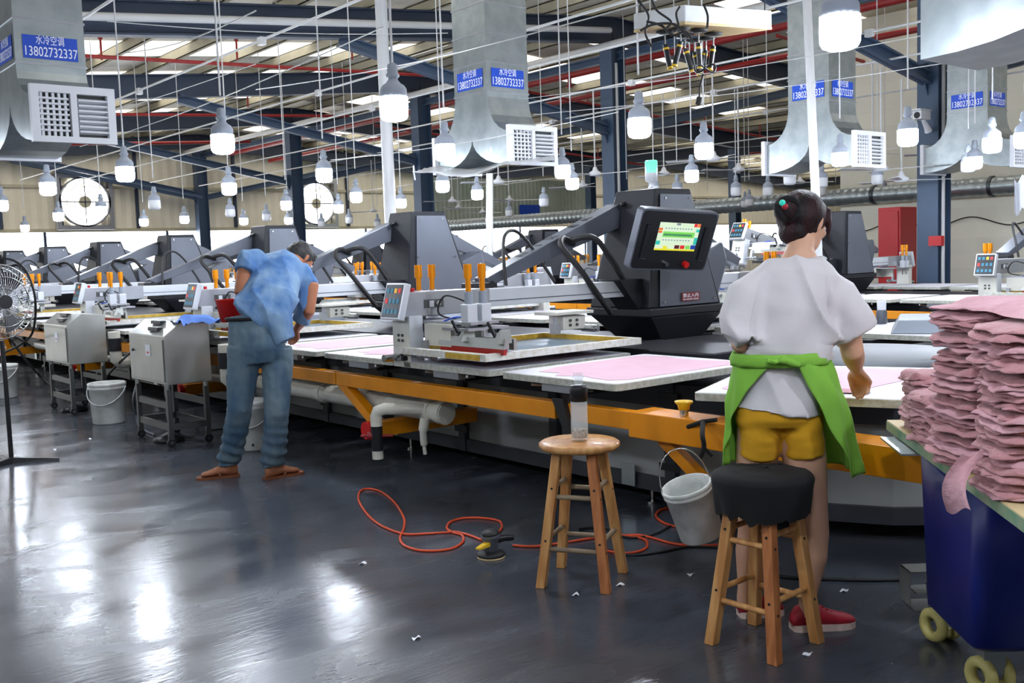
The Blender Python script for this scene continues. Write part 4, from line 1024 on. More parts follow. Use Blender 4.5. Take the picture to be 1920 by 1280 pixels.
# ---------------------------------------------------------------- floor-standing props
def stool(feet, seat_c, zs, rad, name_lbl, covered=False, m='wood'):
    q = empty('wooden_stool', (0, 0, 0), 0, name_lbl, 'stool')
    tops = []
    c = Vector(seat_c)
    fm = sum(feet, Vector()) / 4
    LEG = []
    for i, f_ in enumerate(feet):
        dv = (f_ - fm); dv.z = 0; t = c + dv * .52; t.z = zs - .03
        ax = (t - f_).normalized(); sd = dv.normalized(); pr = sd.cross(UP).normalized()
        ang = math.atan2(dv.y, dv.x) + PI / 4
        u = Vector((math.cos(ang), math.sin(ang), 0)); w = Vector((-math.sin(ang), math.cos(ang), 0)); h = .0195
        mb = MB().hexa([f_ + u * a_ + w * b_ for a_, b_ in ((-h, -h), (h, -h), (h, h), (-h, h))], [t + u * a_ + w * b_ for a_, b_ in ((-h, -h), (h, -h), (h, h), (-h, h))])
        LEG.append((f_, t)); mb.build('leg', ('wood', 'wood_red', 'wood', 'wood')[i] if m == 'wood' else ('wood', 'wood_red', 'wood', 'wood')[i], q, .003, fixn=True)
    for i in range(4):
        for z in ((.17, .4) if i % 2 == 0 else (.21, .44)):
            pp = []
            for f_, t in (LEG[i], LEG[(i + 1) % 4]): pp.append(f_.lerp(t, z / zs))
            MB().cyl(pp[0], pp[1], .0105, n=10).build('rung', 'wood_grey' if not covered else 'wood', q)
            for p_, o_ in ((pp[0], pp[1]), (pp[1], pp[0])):
                dv = (p_ - o_).normalized(); MB().cyl(p_ + dv * .0185, p_ + dv * .0215, .005, n=8).build('screw_hole', 'black_metal', q)
    MB().lathe([(0, zs - .032), (rad - .01, zs - .032), (rad, zs - .022), (rad, zs - .008), (rad - .012, zs), (0, zs)], (c.x, c.y, 0), 40).build('seat', 'wood', q)
    return q, c
f1 = [at(1018, 1100, 0), at(1126, 1110, 0), at(1166, 1073, 0), at(1062, 1064, 0)]
s1c = sum(f1, Vector()) / 4
# squared up around their centre
def squared(c, r, a): return [Vector((c.x + r * math.cos(a + k * PI / 2), c.y + r * math.sin(a + k * PI / 2), 0)) for k in range(4)]
a1 = math.atan2((f1[0] - s1c).y, (f1[0] - s1c).x)
stool(squared(s1c, .2, a1), s1c + UP * 0, .605, .172, 'bare round wooden stool holding the water bottle')
f2 = [at(1338, 1206, 0), at(1446, 1240, 0), at(1531, 1206, 0), at(1419, 1171, 0)]
s2c = sum(f2, Vector()) / 4
a2 = math.atan2((f2[0] - s2c).y, (f2[0] - s2c).x)
q2, _ = stool(squared(s2c, .185, a2), s2c, .60, .155, 'wooden stool with a black cloth over its seat, behind the woman', True)
# black cloth with ragged hem
def cover(u, v):
    a = 2 * PI * u
    rag = .02 * noise.noise(Vector((math.cos(a) * 2.5, math.sin(a) * 2.5, 3))) + .018 * noise.noise(Vector((math.cos(a) * 7, math.sin(a) * 7, 1)))
    if v < .35: r = .165 * v / .35; z = .628 - .012 * (v / .35) ** 3
    elif v < .5: k = (v - .35) / .15; r = .165 + .012 * math.sin(k * PI / 2); z = .616 - .02 * k
    else:
        k = (v - .5) / .5; r = .177 - .02 * k + .008 * k * math.sin(a * 9); z = .596 - k * (.125 + rag * 1.6)
    return Vector((s2c.x + r * math.cos(a), s2c.y + r * math.sin(a), z + .004 * noise.noise(Vector((r * 30, a, 0)))))
tag(MB().grid(cover, 72, 22).build('seat_cloth', 'black_cloth'), 'black cloth draped over the stool seat with a ragged hem', 'cloth')
# water bottle on the first stool
wb = empty('water_bottle', (0, 0, 0), 0, 'clear water bottle with a black collar standing on the bare stool', 'bottle')
wc = P(1087, 818, (s1c - Vector((0, 0, 0))).dot(FW)); wb.location = (wc.x, wc.y, .607)
MB().lathe([(.0, 0), (.034, 0), (.037, .006), (.036, .165), (.033, .175), (.031, .175), (.033, .16), (.034, .012), (0, .01)], n=28).build('glass_body', 'glass', wb)
MB().lathe([(0, .012), (.032, .012), (.033, .045), (0, .05)], n=24).build('tea_leaves', 'beans', wb)
MB().lathe([(.03, .165), (.037, .168), (.038, .225), (.034, .235), (0, .236)], n=28).build('collar', 'black_metal', wb)
MB().lathe([(.02, .236), (.019, .26), (.023, .262), (.023, .285), (0, .287)], n=20).build('stopper', 'glass', wb)
def bucket(loc, label, tilt=None, sc=1.0, handle='down'):
    q = empty('bucket', loc, 0, label, 'bucket')
    MB().lathe([(0, 0), (.135, 0), (.14, .01), (.155, .31), (.163, .315), (.163, .33), (.157, .335), (.166, .345), (.166, .365), (.158, .37), (.15, .365), (.145, .3), (.13, .02), (0, .015)], n=32).build('pail', 'bucket', q)
    if handle == 'down':
        MB().tube([Vector((.166 * math.cos(t * PI / 14) * 1.02, -.166 * math.sin(t * PI / 14) * 1.04 - .004, .33 - .15 * math.sin(t * PI / 14))) for t in range(15)], .006, 6).build('handle', 'pipe_white', q)
    else:
        MB().tube([Vector((.16 * math.cos(t * PI / 14), 0, .34 + .28 * math.sin(t * PI / 14) ** .8)) for t in range(15)], .004, 6).build('handle', 'chrome', q)
    q.scale = (sc,) * 3
    if tilt: q.rotation_euler = tilt
    else: q.rotation_euler = (0, 0, math.radians(-38))
    return q
bucket(at(205, 792, 0), 'white plastic bucket on the floor between the two steel cabinets')
bucket(at(474, 840, 0), 'white plastic bucket on the floor behind the bent worker')
bucket(at(8, 745, 0), 'white plastic bucket at the left edge behind the floor fan')
hb = bucket((3.1, 2.62, .32), 'small dirty white bucket hanging tilted from the yellow rail', None, .62, 'up')
hb.location = P(1318, 1008, 4.0) ; hb.rotation_euler = Matrix((RT, FW, UP)).transposed().to_4x4().to_euler()
hb.rotation_euler = (Matrix((RT, FW, UP)).transposed().to_4x4() @ Matrix.Rotation(math.radians(-17), 4, 'Y') @ Matrix.Rotation(math.radians(8), 4, 'X')).to_euler()
hb.location = P(1316, 1003, 4.0)
tag(MB().tube(bez([P(1318, 792, 4.17), P(1317, 815, 4.0), P(1320, 838, 3.98), P(1312, 858, 3.97)]), .01, 6).tube([P(1320, 838, 3.98), P(1335, 855, 3.98)], .007, 6).tube([P(1290, 800, 4.3), P(1318, 790, 4.2), P(1343, 787, 4.15)], .01, 6).build('black_strap', 'black_cloth'), 'black strap tied round the yellow rail holding the small bucket', 'strap')
def xsect(q_): return q_
# red bucket at the second head
rb = empty('red_bucket', (3.16, 7.42, .93), 0, 'red plastic bucket hanging beside the left elbow of the bent worker', 'bucket')
rb.location = P(434, 603, 6.95)
MB().lathe([(0, 0), (.07, 0), (.1, .15), (.108, .155), (.1, .15), (.06, .01), (0, .01)], n=24).build('pail', 'red_plastic', rb)
# steel control cabinets on castored stands
def cabinet(x, y0, y1, label):
    q = empty('steel_cabinet', (x, y0, 0), 0, label, 'cabinet')
    w = y1 - y0; d = .36
    b = MB().prism([(0, .49), (d, .49), (d, .95), (.14, .97), (0, .865)], 'y', 0, w).build('case', 'stainless', q, .006)
    MB().box(-.008, 0, .03, w - .03, .51, .84).build('door', 'stainless', q, .004)
    MB().box(-.011, -.008, w * .36, w * .5, .7, .79).build('label_sheet', 'text_white', q); MB().box(-.0125, -.011, w * .4, w * .46, .72, .735).build('red_mark', 'red_plastic', q)
    for i, (xx, yy) in enumerate(((.05, .3), (.11, .42))):
        k = empty('switch_row', (0, 0, 0)); k.parent = q
        mb = MB(); zz = .865 + xx * .75 + .004
        mb.box(xx - .025, xx + .025, w * yy - .03, w * yy + .17, zz - .01, zz + .016); mb.build('switch_block', 'black_metal', k)
        MB().box(xx - .02, xx + .015, w * yy - .02, w * yy + .16, zz + .016, zz + .02).build('switch_caps', 'stainless', k)
    for dx, dy in ((.03, .06), (.03, w - .06), (d - .03, .06), (d - .03, w - .06)):
        l = MB().box(dx - .018, dx + .018, dy - .018, dy + .018, .09, .45).build('leg', 'stainless_dark', q)
        MB().cyl((dx, dy, .45), (dx, dy, .49), .02, n=12).build('foot_collar', 'chrome', l)
        k = MB().box(dx - .022, dx + .022, dy - .012, dy + .012, .06, .09).build('caster', 'stainless_dark', q)
        MB().cyl((dx, dy - .011, .033), (dx, dy + .011, .033), .033, n=18).build('wheel', 'black_rubber', k); MB().cyl((dx, dy - .0125, .033), (dx, dy + .0125, .033), .014, n=12).build('wheel_hub', 'chrome', k)
    for z in (.13, .3):
        for xx in (.03, d - .03): MB().box(xx - .012, xx + .012, .06, w - .06, z, z + .05).build('cross_bar', 'stainless_dark', q)
    for yy in (.06, w - .06): MB().box(.03, d - .03, yy - .012, yy + .012, .13, .18).build('side_bar', 'stainless_dark', q)
    MB().cyl((.12, w * .45, .08), (.12, w * .45, .49), .012).build('screw_rod', 'chrome', q)
    MB().lathe([(0, .0), (.12, 0), (.12, .03), (.02, .07), (0, .07)], (.12, w * .45, 0), 20).build('base_disc', 'black_metal', q)
    return q
cabinet(2.84, 7.62, 8.4, 'brushed steel control cabinet on castors, nearer to the bent worker')
cabinet(2.84, 10.1, 10.88, 'brushed steel control cabinet on castors, farther left behind the floor fan')
tag(MB().tube(bez([at(60, 650, .3), P(20, 630, 8.2), at(70, 700, .3), at(120, 740, .1), at(140, 738, .02), at(180, 742, .02), at(205, 700, .3), P(250, 655, 8.2)], 6), .012, 6).build('black_cable', 'black_rubber'), 'black cable looping in front of the far cabinet and over the bucket', 'cable')
tag(MB().tube(bez([at(258, 712, .45), at(250, 750, .3), at(255, 775, .1), at(262, 800, .02), at(290, 815, .01)], 6), .01, 6).build('grey_cable', 'tower_grey'), 'grey cable dropping from the nearer steel cabinet to the floor', 'cable')
tag(MB().tube(bez([(3.6, 7.5 + .12 * math.sin(i * 2.3), .04 + .03 * (i % 3) + .05 * math.cos(i)) if i % 2 else (3.25 + .1 * math.sin(i), 7.9 - .15 * i % 1.0, .05) for i in range(16)], 5), .008, 5).build('tangled_cables', 'black_rubber'), 'tangle of black cables on the floor under the machine', 'cable', None, 'stuff')
o = MB().grid(lambda u, v: Vector((2.95 + .3 * u, 7.45 + .32 * v + .05 * math.sin(u * 5), .965 + .05 * noise.noise(Vector((u * 4, v * 4, 2))) + .05 * math.sin(PI * v) * math.sin(PI * u))), 14, 12).build('blue_rag', 'blue_rag'); tag(o, 'crumpled blue rag on the nearer steel cabinet', 'rag')
# pedestal fan at the left edge
fb = at(22, 868, 0); q = empty('pedestal_fan', fb, 0, 'tall pedestal fan with a wire cage at the left edge', 'fan')
fc = P(-2, 566, fb.dot(FW)) - fb
MB().tube([Vector((0, 0, .03)), Vector((0, 0, .6)), Vector((fc.x, fc.y, fc.z - .28))], .016, 10).build('pole', 'black_metal', q)
for k in range(3):
    a = math.radians(-32 + k * 120); M = Matrix.Rotation(a, 4, 'Z')
    MB().hexa([M @ Vector(v) for v in ((0, -.03, 0), (.33, -.015, 0), (.33, .015, 0), (0, .03, 0))], [M @ Vector(v) for v in ((0, -.02, .045), (.33, -.008, .02), (.33, .008, .02), (0, .02, .045))]).build('foot', 'black_metal', q)
nrm = (RT * .8 - FW * .6).normalized(); X_ = nrm.cross(UP).normalized()
cM = Matrix((X_, UP, nrm)).transposed().to_4x4(); cM.translation = fc
mb = MB()
for k in range(64):
    a = 2 * PI * k / 64; mb.tube([cM @ Vector((r * math.cos(a), r * math.sin(a), z)) for r, z in ((.05, .09), (.18, .085), (.25, .04), (.27, 0), (.25, -.05), (.12, -.09))], .0016, 4)
for r, z in ((.27, 0), (.18, .087), (.1, .09), (.25, -.05)): mb.tube([cM @ Vector((r * math.cos(t * PI / 20), r * math.sin(t * PI / 20), z)) for t in range(40)], .003 if r < .27 else .005, 6, True)
mb.build('wire_cage', 'chrome', q)
mb = MB()
for k in range(3):
    a = k * 2 * PI / 3
    mb.grid(lambda u, v: cM @ Vector(((.05 + .18 * u) * math.cos(a + .7 * v - .3), (.05 + .18 * u) * math.sin(a + .7 * v - .3), -.03 + .05 * v)), 6, 6)
mb.build('fan_blades', 'black_metal', q)
MB().cyl(cM @ Vector((0, 0, -.2)), cM @ Vector((0, 0, -.05)), .07, n=18).cyl(cM @ Vector((0, 0, .085)), cM @ Vector((0, 0, .1)), .05, n=18).build('motor', 'black_metal', q)
tag(MB().tube(bez([P(0, 485, 7.0), P(25, 488, 7.0), P(50, 510, 7.0), P(66, 560, 7.0), P(62, 620, 7.1), P(40, 645, 7.2), P(10, 660, 7.4)], 8), .008, 6).build('fan_cable', 'black_rubber'), 'black cable curving round the pedestal fan', 'cable')
# orbital sander and hoses on the floor
def hose(pts, r, m, name, label): return tag(MB().tube(bez([at(x, y, r) for x, y in pts], 8), r, 8).build(name, m), label, 'hose')
hose([(903, 1012), (880, 1003), (855, 997), (835, 998), (800, 1000), (760, 1001), (725, 990), (700, 975), (682, 955), (672, 935), (676, 920), (692, 916), (715, 922), (740, 942), (757, 970), (757, 990), (750, 1008), (758, 1022), (785, 1031), (820, 1032), (850, 1027), (868, 1015), (866, 1003), (850, 998), (838, 990), (845, 978), (870, 971), (905, 971), (935, 976), (941, 988), (932, 1000), (926, 1008)], .0065, 'hose_orange', 'orange_hose', 'orange air hose looping left of the sander on the floor')
hose([(962, 1022), (1000, 1024), (1050, 1018), (1100, 1010), (1150, 1003), (1185, 1005), (1210, 1012), (1212, 1026), (1190, 1035), (1160, 1036), (1130, 1030)], .0065, 'hose_orange', 'orange_hose', 'orange air hose from the sander past the bare stool')
hose([(1150, 1006), (1200, 1003), (1260, 1018), (1310, 1023), (1345, 1021)], .0065, 'hose_orange', 'orange_hose', 'orange air hose running right toward the covered stool')
hose([(1300, 985), (1275, 988), (1245, 980), (1230, 967), (1240, 955), (1275, 950), (1310, 952)], .0065, 'hose_orange', 'orange_hose', 'orange hose curl under the hanging bucket')
hose([(1085, 992), (1110, 989), (1140, 992), (1180, 1008), (1230, 1000), (1258, 985)], .0055, 'black_rubber', 'black_hose', 'black hose on the floor behind the bare stool')
hose([(1140, 1030), (1180, 1040), (1230, 1036), (1290, 1025), (1350, 1026)], .0055, 'black_rubber', 'black_hose', 'black hose right of the bare stool')
hose([(1450, 1077), (1480, 1082), (1540, 1085), (1620, 1087), (1690, 1086)], .0075, 'black_rubber', 'black_hose', 'black cable on the floor between the woman and the blue bin')
sd = at(921, 1044, 0); q = empty('orbital_sander', sd, .4, 'small dark orbital sander with a yellow lever lying on the floor', 'sander')
MB().lathe([(0, .008), (.065, .008), (.068, .016), (.06, .026), (.03, .03), (0, .03)], n=28).build('pad', 'black_rubber', q); MB().lathe([(0, 0), (.066, 0), (.066, .008), (0, .008)], n=28).build('abrasive_disc', 'ply', q)
MB().lathe([(.03, .03), (.036, .045), (.036, .08), (.042, .09), (.045, .105), (.03, .12), (0, .122)], n=24).build('motor_housing', 'tower_grey', q)
MB().ball((0, 0, .112), .048, .042, .02).build('palm_grip', 'black_rubber', q)
MB().tube([(.02, -.01, .075), (.07, -.03, .075), (.12, -.05, .065)], [.018, .016, .014], 10).build('hose_inlet', 'black_metal', q)
MB().hexa([(-.12, -.012, .068), (-.03, -.016, .06), (-.03, .016, .06), (-.12, .012, .068)], [(-.12, -.012, .076), (-.03, -.016, .08), (-.03, .016, .08), (-.12, .012, .076)]).build('lever', 'button_yellow', q)
# scraps of paper and film on the floor
for i, (px, py) in enumerate(((1078, 1114), (1163, 1095), (1583, 1106), (1514, 1225), (1295, 1076), (780, 1195), (1165, 1068), (680, 1055), (168, 822), (104, 842))):
    c_ = at(px, py, .004); o = MB().grid(lambda u, v: c_ + Vector(((u - .5) * .035, (v - .5) * .02, .006 * math.sin(5 * u + i) * math.cos(4 * v))), 4, 3).build('paper_scrap', 'text_white'); o_ = o
    tag(o, 'tiny white scrap on the dark floor, %s from the left' % nth(1 + sorted((1078, 1163, 1583, 1514, 1295, 780, 1165, 680, 168, 104)).index(px)), 'scrap', 'white scraps on the floor')
# grey bracket feet by the bin
p_ = at(1720, 1135, 0); q = empty('floor_bracket', p_, HEAD - PI / 2, 'bent grey steel bracket on the floor left of the blue bin', 'bracket')
MB().box(-.05, -.045, -.05, .05, .02, .15).box(-.05, .08, -.05, .05, .145, .15).box(-.02, .12, -.05, .05, .06, .066).box(-.03, .12, -.06, .06, 0, .006).build('plate', 'stainless', q); MB().cyl((.05, 0, 0), (.05, 0, .145), .01).build('bolt', 'chrome', q)
# blue rolling bin
def CP(l, f, z): return RT * l + FW * f + UP * z
bl = [CP(1.31, 2.9, .2), CP(1.95, 2.88, .2), CP(1.95, 3.55, .2), CP(1.33, 3.5, .2)]
q = empty('rolling_bin', (0, 0, 0), 0, 'deep blue plastic bin on cream castors at the right', 'bin')
prof = []
mb = MB()
def rr4(A, B, z, r=.09, n=5):
    A = Vector((A.x, A.y, z)); B = Vector((B.x, B.y, z)); return [(B.lerp(A, y)).lerp(B.lerp(A, y) + RT * .62, x) for x, y in rounded(0, 1, 0, 1, r, n)]
Ab, Bb, At_, Bt = at(1733, 1130, .2), at(1825, 1222, .2), P(1718, 858, 3.47), P(1834, 960, 2.76)
loops = [rr4(Ab + RT * .03 - FW * .02, Bb + RT * .03 + FW * .03, .185), rr4(Ab, Bb, .21), rr4(Ab.lerp(At_, .5), Bb.lerp(Bt, .5), .46), rr4(At_, Bt, .712)]
n_ = len(loops[0]); vs = [v for l in loops for v in l]
mb.add(vs, [(i * n_ + k, i * n_ + (k + 1) % n_, (i + 1) * n_ + (k + 1) % n_, (i + 1) * n_ + k) for i in range(3) for k in range(n_)], True); mb.add(loops[0], [tuple(range(n_))[::-1]]); mb.add(loops[-1], [tuple(range(n_))])
mb.build('tub', 'bin_blue', q, fixn=True)
cw1, cw2 = at(1765, 1168, .062), at(1856, 1262, .062)
for l, f_ in ((cw2.dot(RT), cw2.dot(FW)), (cw1.dot(RT), cw1.dot(FW)), (1.85, 2.95), (1.85, 3.3)):
    k = empty('castor', (0, 0, 0)); k.parent = q
    tz = .2
    MB().hexa([CP(l - .03, f_ - .03, .07), CP(l + .03, f_ - .03, .07), CP(l + .03, f_ + .03, .07), CP(l - .03, f_ + .03, .07)], [CP(l - .04, f_ - .04, tz), CP(l + .04, f_ - .04, tz), CP(l + .04, f_ + .04, tz), CP(l - .04, f_ + .04, tz)]).build('fork', 'galv', k, fixn=True)
    c_ = CP(l, f_, .062); ax = (RT * .9 + FW * .35).normalized(); t_ = ax.cross(UP).normalized()
    for s_ in (-1, 1):
        MB().tube([c_ + ax * s_ * .035 + (UP * math.sin(t * PI / 10) + t_ * math.cos(t * PI / 10)) * .042 for t in range(20)], .0195, 8, True).build('wheel', 'wheel_cream', k)
MB().tube([CP(1.455, 2.7, 0.05), CP(1.435, 2.7, 1.2)], .012, 8).build('push_handle', 'tower_grey', q)
# board lying across the bin
A_ = at(1663, 787, .765); B_ = at(1915, 966, .765)
ed = (B_ - A_).normalized(); sd_ = Vector((-ed.y, ed.x, 0)); sd_ = sd_ if sd_.dot(RT) > 0 else -sd_
A_ -= ed * .0; B_ += ed * .25
q = empty('plywood_board', (0, 0, 0), 0, 'pale plywood board with a worn green edge lying across the blue bin', 'board')
MB().hexa([A_ - UP * .036, B_ - UP * .036, B_ + sd_ * .62 - UP * .036, A_ + sd_ * .62 - UP * .036], [A_, B_, B_ + sd_ * .62, A_ + sd_ * .62]).build('top', 'ply', q, fixn=True)
MB().hexa([A_ - UP * .034 - sd_ * .002, B_ - UP * .034 - sd_ * .002, B_ - UP * .034, A_ - UP * .034], [A_ - UP * .004 - sd_ * .002, B_ - UP * .004 - sd_ * .002, B_ - UP * .004, A_ - UP * .004]).build('painted_edge', 'dirty_green', q, fixn=True)
mb = MB(); e_ = A_ + ed * .12 - UP * .045; mb.hexa([e_ - sd_ * .05, e_ + ed * .3 - sd_ * .05, e_ + ed * .3 + sd_ * .08, e_ + sd_ * .08], [v + UP * .006 for v in (e_ - sd_ * .05, e_ + ed * .3 - sd_ * .05, e_ + ed * .3 + sd_ * .08, e_ + sd_ * .08)])
mb.build('corner_plate', 'galv', q, fixn=True)
# stacks of folded pink fabric
def make_fold(seed, w=.36, d=.26, th=.015):
    rr = random.Random(seed)
    o3 = Vector((seed * 3.7, seed * 1.3, 0))
    q = MB(); nu, nv = 30, 20
    amp = .013
    def base(u, v):
        x = (u - .5) * w; y = (v - .5) * d
        ex = .016 * noise.noise(Vector((v * 4 + seed, u * 1.5, 4))) * abs(2 * u - 1) ** 3
        ey = .016 * noise.noise(Vector((u * 4 + seed, v * 1.5, 9))) * abs(2 * v - 1) ** 3
        r = max(abs(2 * u - 1), abs(2 * v - 1))
        z = .006 * noise.noise(Vector((x * 12, y * 12, seed * .35))) + .0065 * noise.noise(Vector((x * 26, y * 26, seed * .6 + 5))) * r ** 3 - .010 * r ** 5
        cc = 1 - .13 * (abs(2 * u - 1) * abs(2 * v - 1)) ** 5; return Vector(((x + ex * (1 if u > .5 else -1)) * cc, (y + ey) * cc, z))
    vs = []
    def edge(u, v):
        r = max(abs(2 * u - 1), abs(2 * v - 1)); return max(.2, (1 - r ** 6) ** .5)
    top = [base(i / nu, j / nv) + UP * th * .5 * edge(i / nu, j / nv) for j in range(nv + 1) for i in range(nu + 1)]
    bot = [base(i / nu, j / nv) - UP * th * .5 * edge(i / nu, j / nv) for j in range(nv + 1) for i in range(nu + 1)]
    W_ = nu + 1; N_ = len(top)
    fs = [(j * W_ + i, j * W_ + i + 1, (j + 1) * W_ + i + 1, (j + 1) * W_ + i) for j in range(nv) for i in range(nu)]
    fs += [tuple(N_ + k for k in f[::-1]) for f in fs]
    ring = [i for i in range(nu)] + [nu + j * W_ for j in range(nv)] + [nv * W_ + nu - i for i in range(nu)] + [(nv - j) * W_ for j in range(nv)]
    fs += [(ring[k], N_ + ring[k], N_ + ring[(k + 1) % len(ring)], ring[(k + 1) % len(ring)]) for k in range(len(ring))]
    q.add(top + bot, fs, True)
    return q.build('folded_fabric', 'pink_cloth' if seed % 3 else 'pink_cloth_light')
FOLDS = [make_fold(s) for s in range(1, 9)]; fu = set()
def stack(l, f_, z0, z1, yaw, sx, sy, label, group, th=.0112):
    z = z0 + .012; i = 0; rr = random.Random(int(l * 100 + f_ * 31))
    while z < z1:
        p_ = FOLDS[(i * 3 + int(l * 10)) % 8]; o = p_ if p_.name not in fu else p_.copy()
        if p_.name in fu: COL.objects.link(o)
        fu.add(p_.name)
        sway = .02 * noise.noise(Vector((z * 6, l * 7, 0)))
        c_ = CP(l + sway + rr.uniform(-.006, .006), f_ + rr.uniform(-.012, .012), z)
        o.location = c_; o.rotation_euler = (rr.uniform(-.03, .03), rr.uniform(-.03, .03), HEAD - PI / 2 + yaw + rr.uniform(-.09, .09) + (PI if rr.random() > .5 else 0)); k = rr.uniform(.94, 1.06)
        o.scale = (sx * k, sy * k, rr.uniform(.9, 1.5))
        tag(o, nth(i + 1) + ' pink fabric from the bottom of the ' + label, 'fabric', group); z += th * rr.uniform(.85, 1.25); i += 1
stack(1.40, 2.83, .765, 1.215, .15, 1.05, 1.0, 'tall left-hand stack', 'fabrics in the tall left stack')
stack(1.36, 2.50, .765, 1.19, -.1, 1.02, 1.0, 'tall stack nearest the camera', 'fabrics in the tall nearest stack')
stack(1.66, 2.6, .765, 1.2, .05, 1.0, 1.1, 'stack cut off by the right edge', 'fabrics in the stack at the frame edge')
stack(1.385, 3.13, .765, .935, .1, .68, .9, 'low stack in the middle rear', 'fabrics in the low rear stack')
stack(1.45, 3.39, .765, .965, -.1, .66, .8, 'rearmost low stack by the pallet', 'fabrics in the rearmost stack')
# long drooping piece over the board edge and a smooth sheet on top
a0 = P(1800, 830, 2.55)
def droop(u, v):
    x = 1775 + 45 * u - 22 * math.sin(PI * v) + (30 * (1 - v)); y = 850 + 108 * v + 6 * math.sin(u * 6)
    return P(x, y, 2.52 + .06 * math.cos(u * PI) * v)
tag(MB().grid(droop, 10, 14).build('hanging_fabric', 'pink_cloth_light'), 'pink fabric end drooping over the board edge in a loop', 'fabric')
tag(MB().grid(lambda u, v: CP(1.24 + .62 * u, 2.36 + .56 * v, 1.235 + .012 * noise.noise(Vector((u * 3, v * 3, 0))) - .03 * max(0, .12 - u) / .12), 16, 12).build('top_fabric', 'pink_cloth_light'), 'smooth pale pink fabric laid over the top of the tall stacks', 'fabric')
# cloth hanging at the right edge
tag(MB().grid(lambda u, v: P(1902 + 26 * u, 335 + 62 * v + 8 * math.sin(u * 8), 8 + .05 * math.sin(u * 9)), 10, 8).build('hanging_white_cloth', 'text_white'), 'white cloth hanging high at the right edge of the picture', 'cloth')
# ---------------------------------------------------------------- people
def hand(mb, wrist, fdir, pnorm, size=.17, curl=.5, thumb=1):
    """palm, four curled fingers and a side thumb; fdir runs to the fingertips, pnorm points out of the palm"""
    f = Vector(fdir).normalized(); n_ = Vector(pnorm); n_ = (n_ - f * n_.dot(f)).normalized(); s = f.cross(n_) * thumb   # s points to the thumb side
    k = size / .18; w = Vector(wrist)
    mb.loft([(w - f * .01 * k, .026 * k, .02 * k, s), (w + f * .02 * k, .031 * k, .018 * k, s), (w + f * .055 * k, .04 * k, .016 * k, s), (w + f * .085 * k, .041 * k, .014 * k, s), (w + f * .098 * k, .036 * k, .01 * k, s)], 16)
    for i, (off, ln, dc) in enumerate(((.028, .072, 0), (.0095, .08, .08), (-.0095, .074, .16), (-.027, .058, .26))):
        p = w + f * (.088 - .004 * abs(i - 1)) * k + s * off * k; c = curl + dc; pts = [p]; a = .15; d = f
        for seg, q in ((.42, .55), (.33, 1.15), (.25, 1.6)):
            a = c * q; d = (f * math.cos(a) + n_ * math.sin(a)); pts.append(pts[-1] + d * ln * seg * k)
        mb.tube(bez(pts, 3), [.0092 * k] * 4 + [.0086 * k] * 3 + [.0074 * k] * 3, 8); mb.ball(pts[-1], .0074 * k, n=8, k=6)
    p = w + f * .03 * k + s * .03 * k; q = p + (f * .85 + s * .22 + n_ * .4).normalized() * .033 * k; r = q + (f * .85 - s * .2 + n_ * .6).normalized() * .03 * k; t = r + (f * .9 - s * .05 + n_ * .5).normalized() * .024 * k
    mb.tube(bez([p, q, r, t], 3), [.0125 * k] * 4 + [.0105 * k] * 3 + [.009 * k] * 3, 8); mb.ball(t, .0088 * k, n=8, k=6)
def face_parts(mb, c, fwd, up, k=1.0):
    """skull with brow, nose, lips, chin, ears; c = centre of the head"""
    f = Vector(fwd).normalized(); u = Vector(up); u = (u - f * u.dot(f)).normalized(); s = f.cross(u)
    M = Matrix((s, f, u)).transposed()
    M4 = M.to_4x4()
    mb.ball(c, .074 * k, .092 * k, .098 * k, M4, 20, 14)
    mb.ball(c + (f * .03 - u * .045) * k, .056 * k, .062 * k, .066 * k, M4, 18, 12)
    mb.ball(c + (f * .062 - u * .098) * k, .024 * k, .022 * k, .02 * k, M4)
    mb.loft([(c + (f * .088 + u * .012) * k, .007 * k, .006 * k, s), (c + (f * .1 - u * .015) * k, .01 * k, .009 * k, s), (c + (f * .104 - u * .034) * k, .015 * k, .011 * k, s), (c + (f * .09 - u * .042) * k, .011 * k, .008 * k, s)], 10)
    mb.ball(c + (f * .086 - u * .062) * k, .024 * k, .009 * k, .006 * k, M4); mb.ball(c + (f * .084 - u * .072) * k, .02 * k, .009 * k, .007 * k, M4)
    mb.ball(c + (f * .076 + u * .026) * k, .05 * k, .014 * k, .008 * k, M4)
    for q in (-1, 1):
        mb.loft([(c + (s * q * .074 - f * .006 + u * .028) * k, .006 * k, .014 * k, s), (c + (s * q * .081 - f * .012 + u * .01) * k, .007 * k, .019 * k, s), (c + (s * q * .079 - f * .008 - u * .014) * k, .006 * k, .014 * k, s), (c + (s * q * .074 - f * .002 - u * .032) * k, .005 * k, .008 * k, s)], 10)
        mb.ball(c + (s * q * .045 + f * .055 - u * .022) * k, .022 * k, .02 * k, .02 * k, M4)
    return s, f, u, M4
def eyes(parent, c, s, f, u, M4, k=1.0):
    for q in (-1, 1):
        e = MB().ball(c + (s * q * .032 + f * .08 + u * .004) * k, .013 * k, .009 * k, .0085 * k, M4).build('eye', 'text_white', parent)
        MB().ball(c + (s * q * .032 + f * .088 + u * .004) * k, .005 * k, .003 * k, .005 * k, M4, 10, 6).build('iris', 'black_rubber', e)
        MB().loft([(c + (s * q * .016 + f * .088 + u * .024) * k, .003 * k, .003 * k, u), (c + (s * q * .034 + f * .084 + u * .029) * k, .004 * k, .003 * k, u), (c + (s * q * .052 + f * .07 + u * .024) * k, .002 * k, .002 * k, u)], 8).build('eyebrow', 'hair_black', parent)
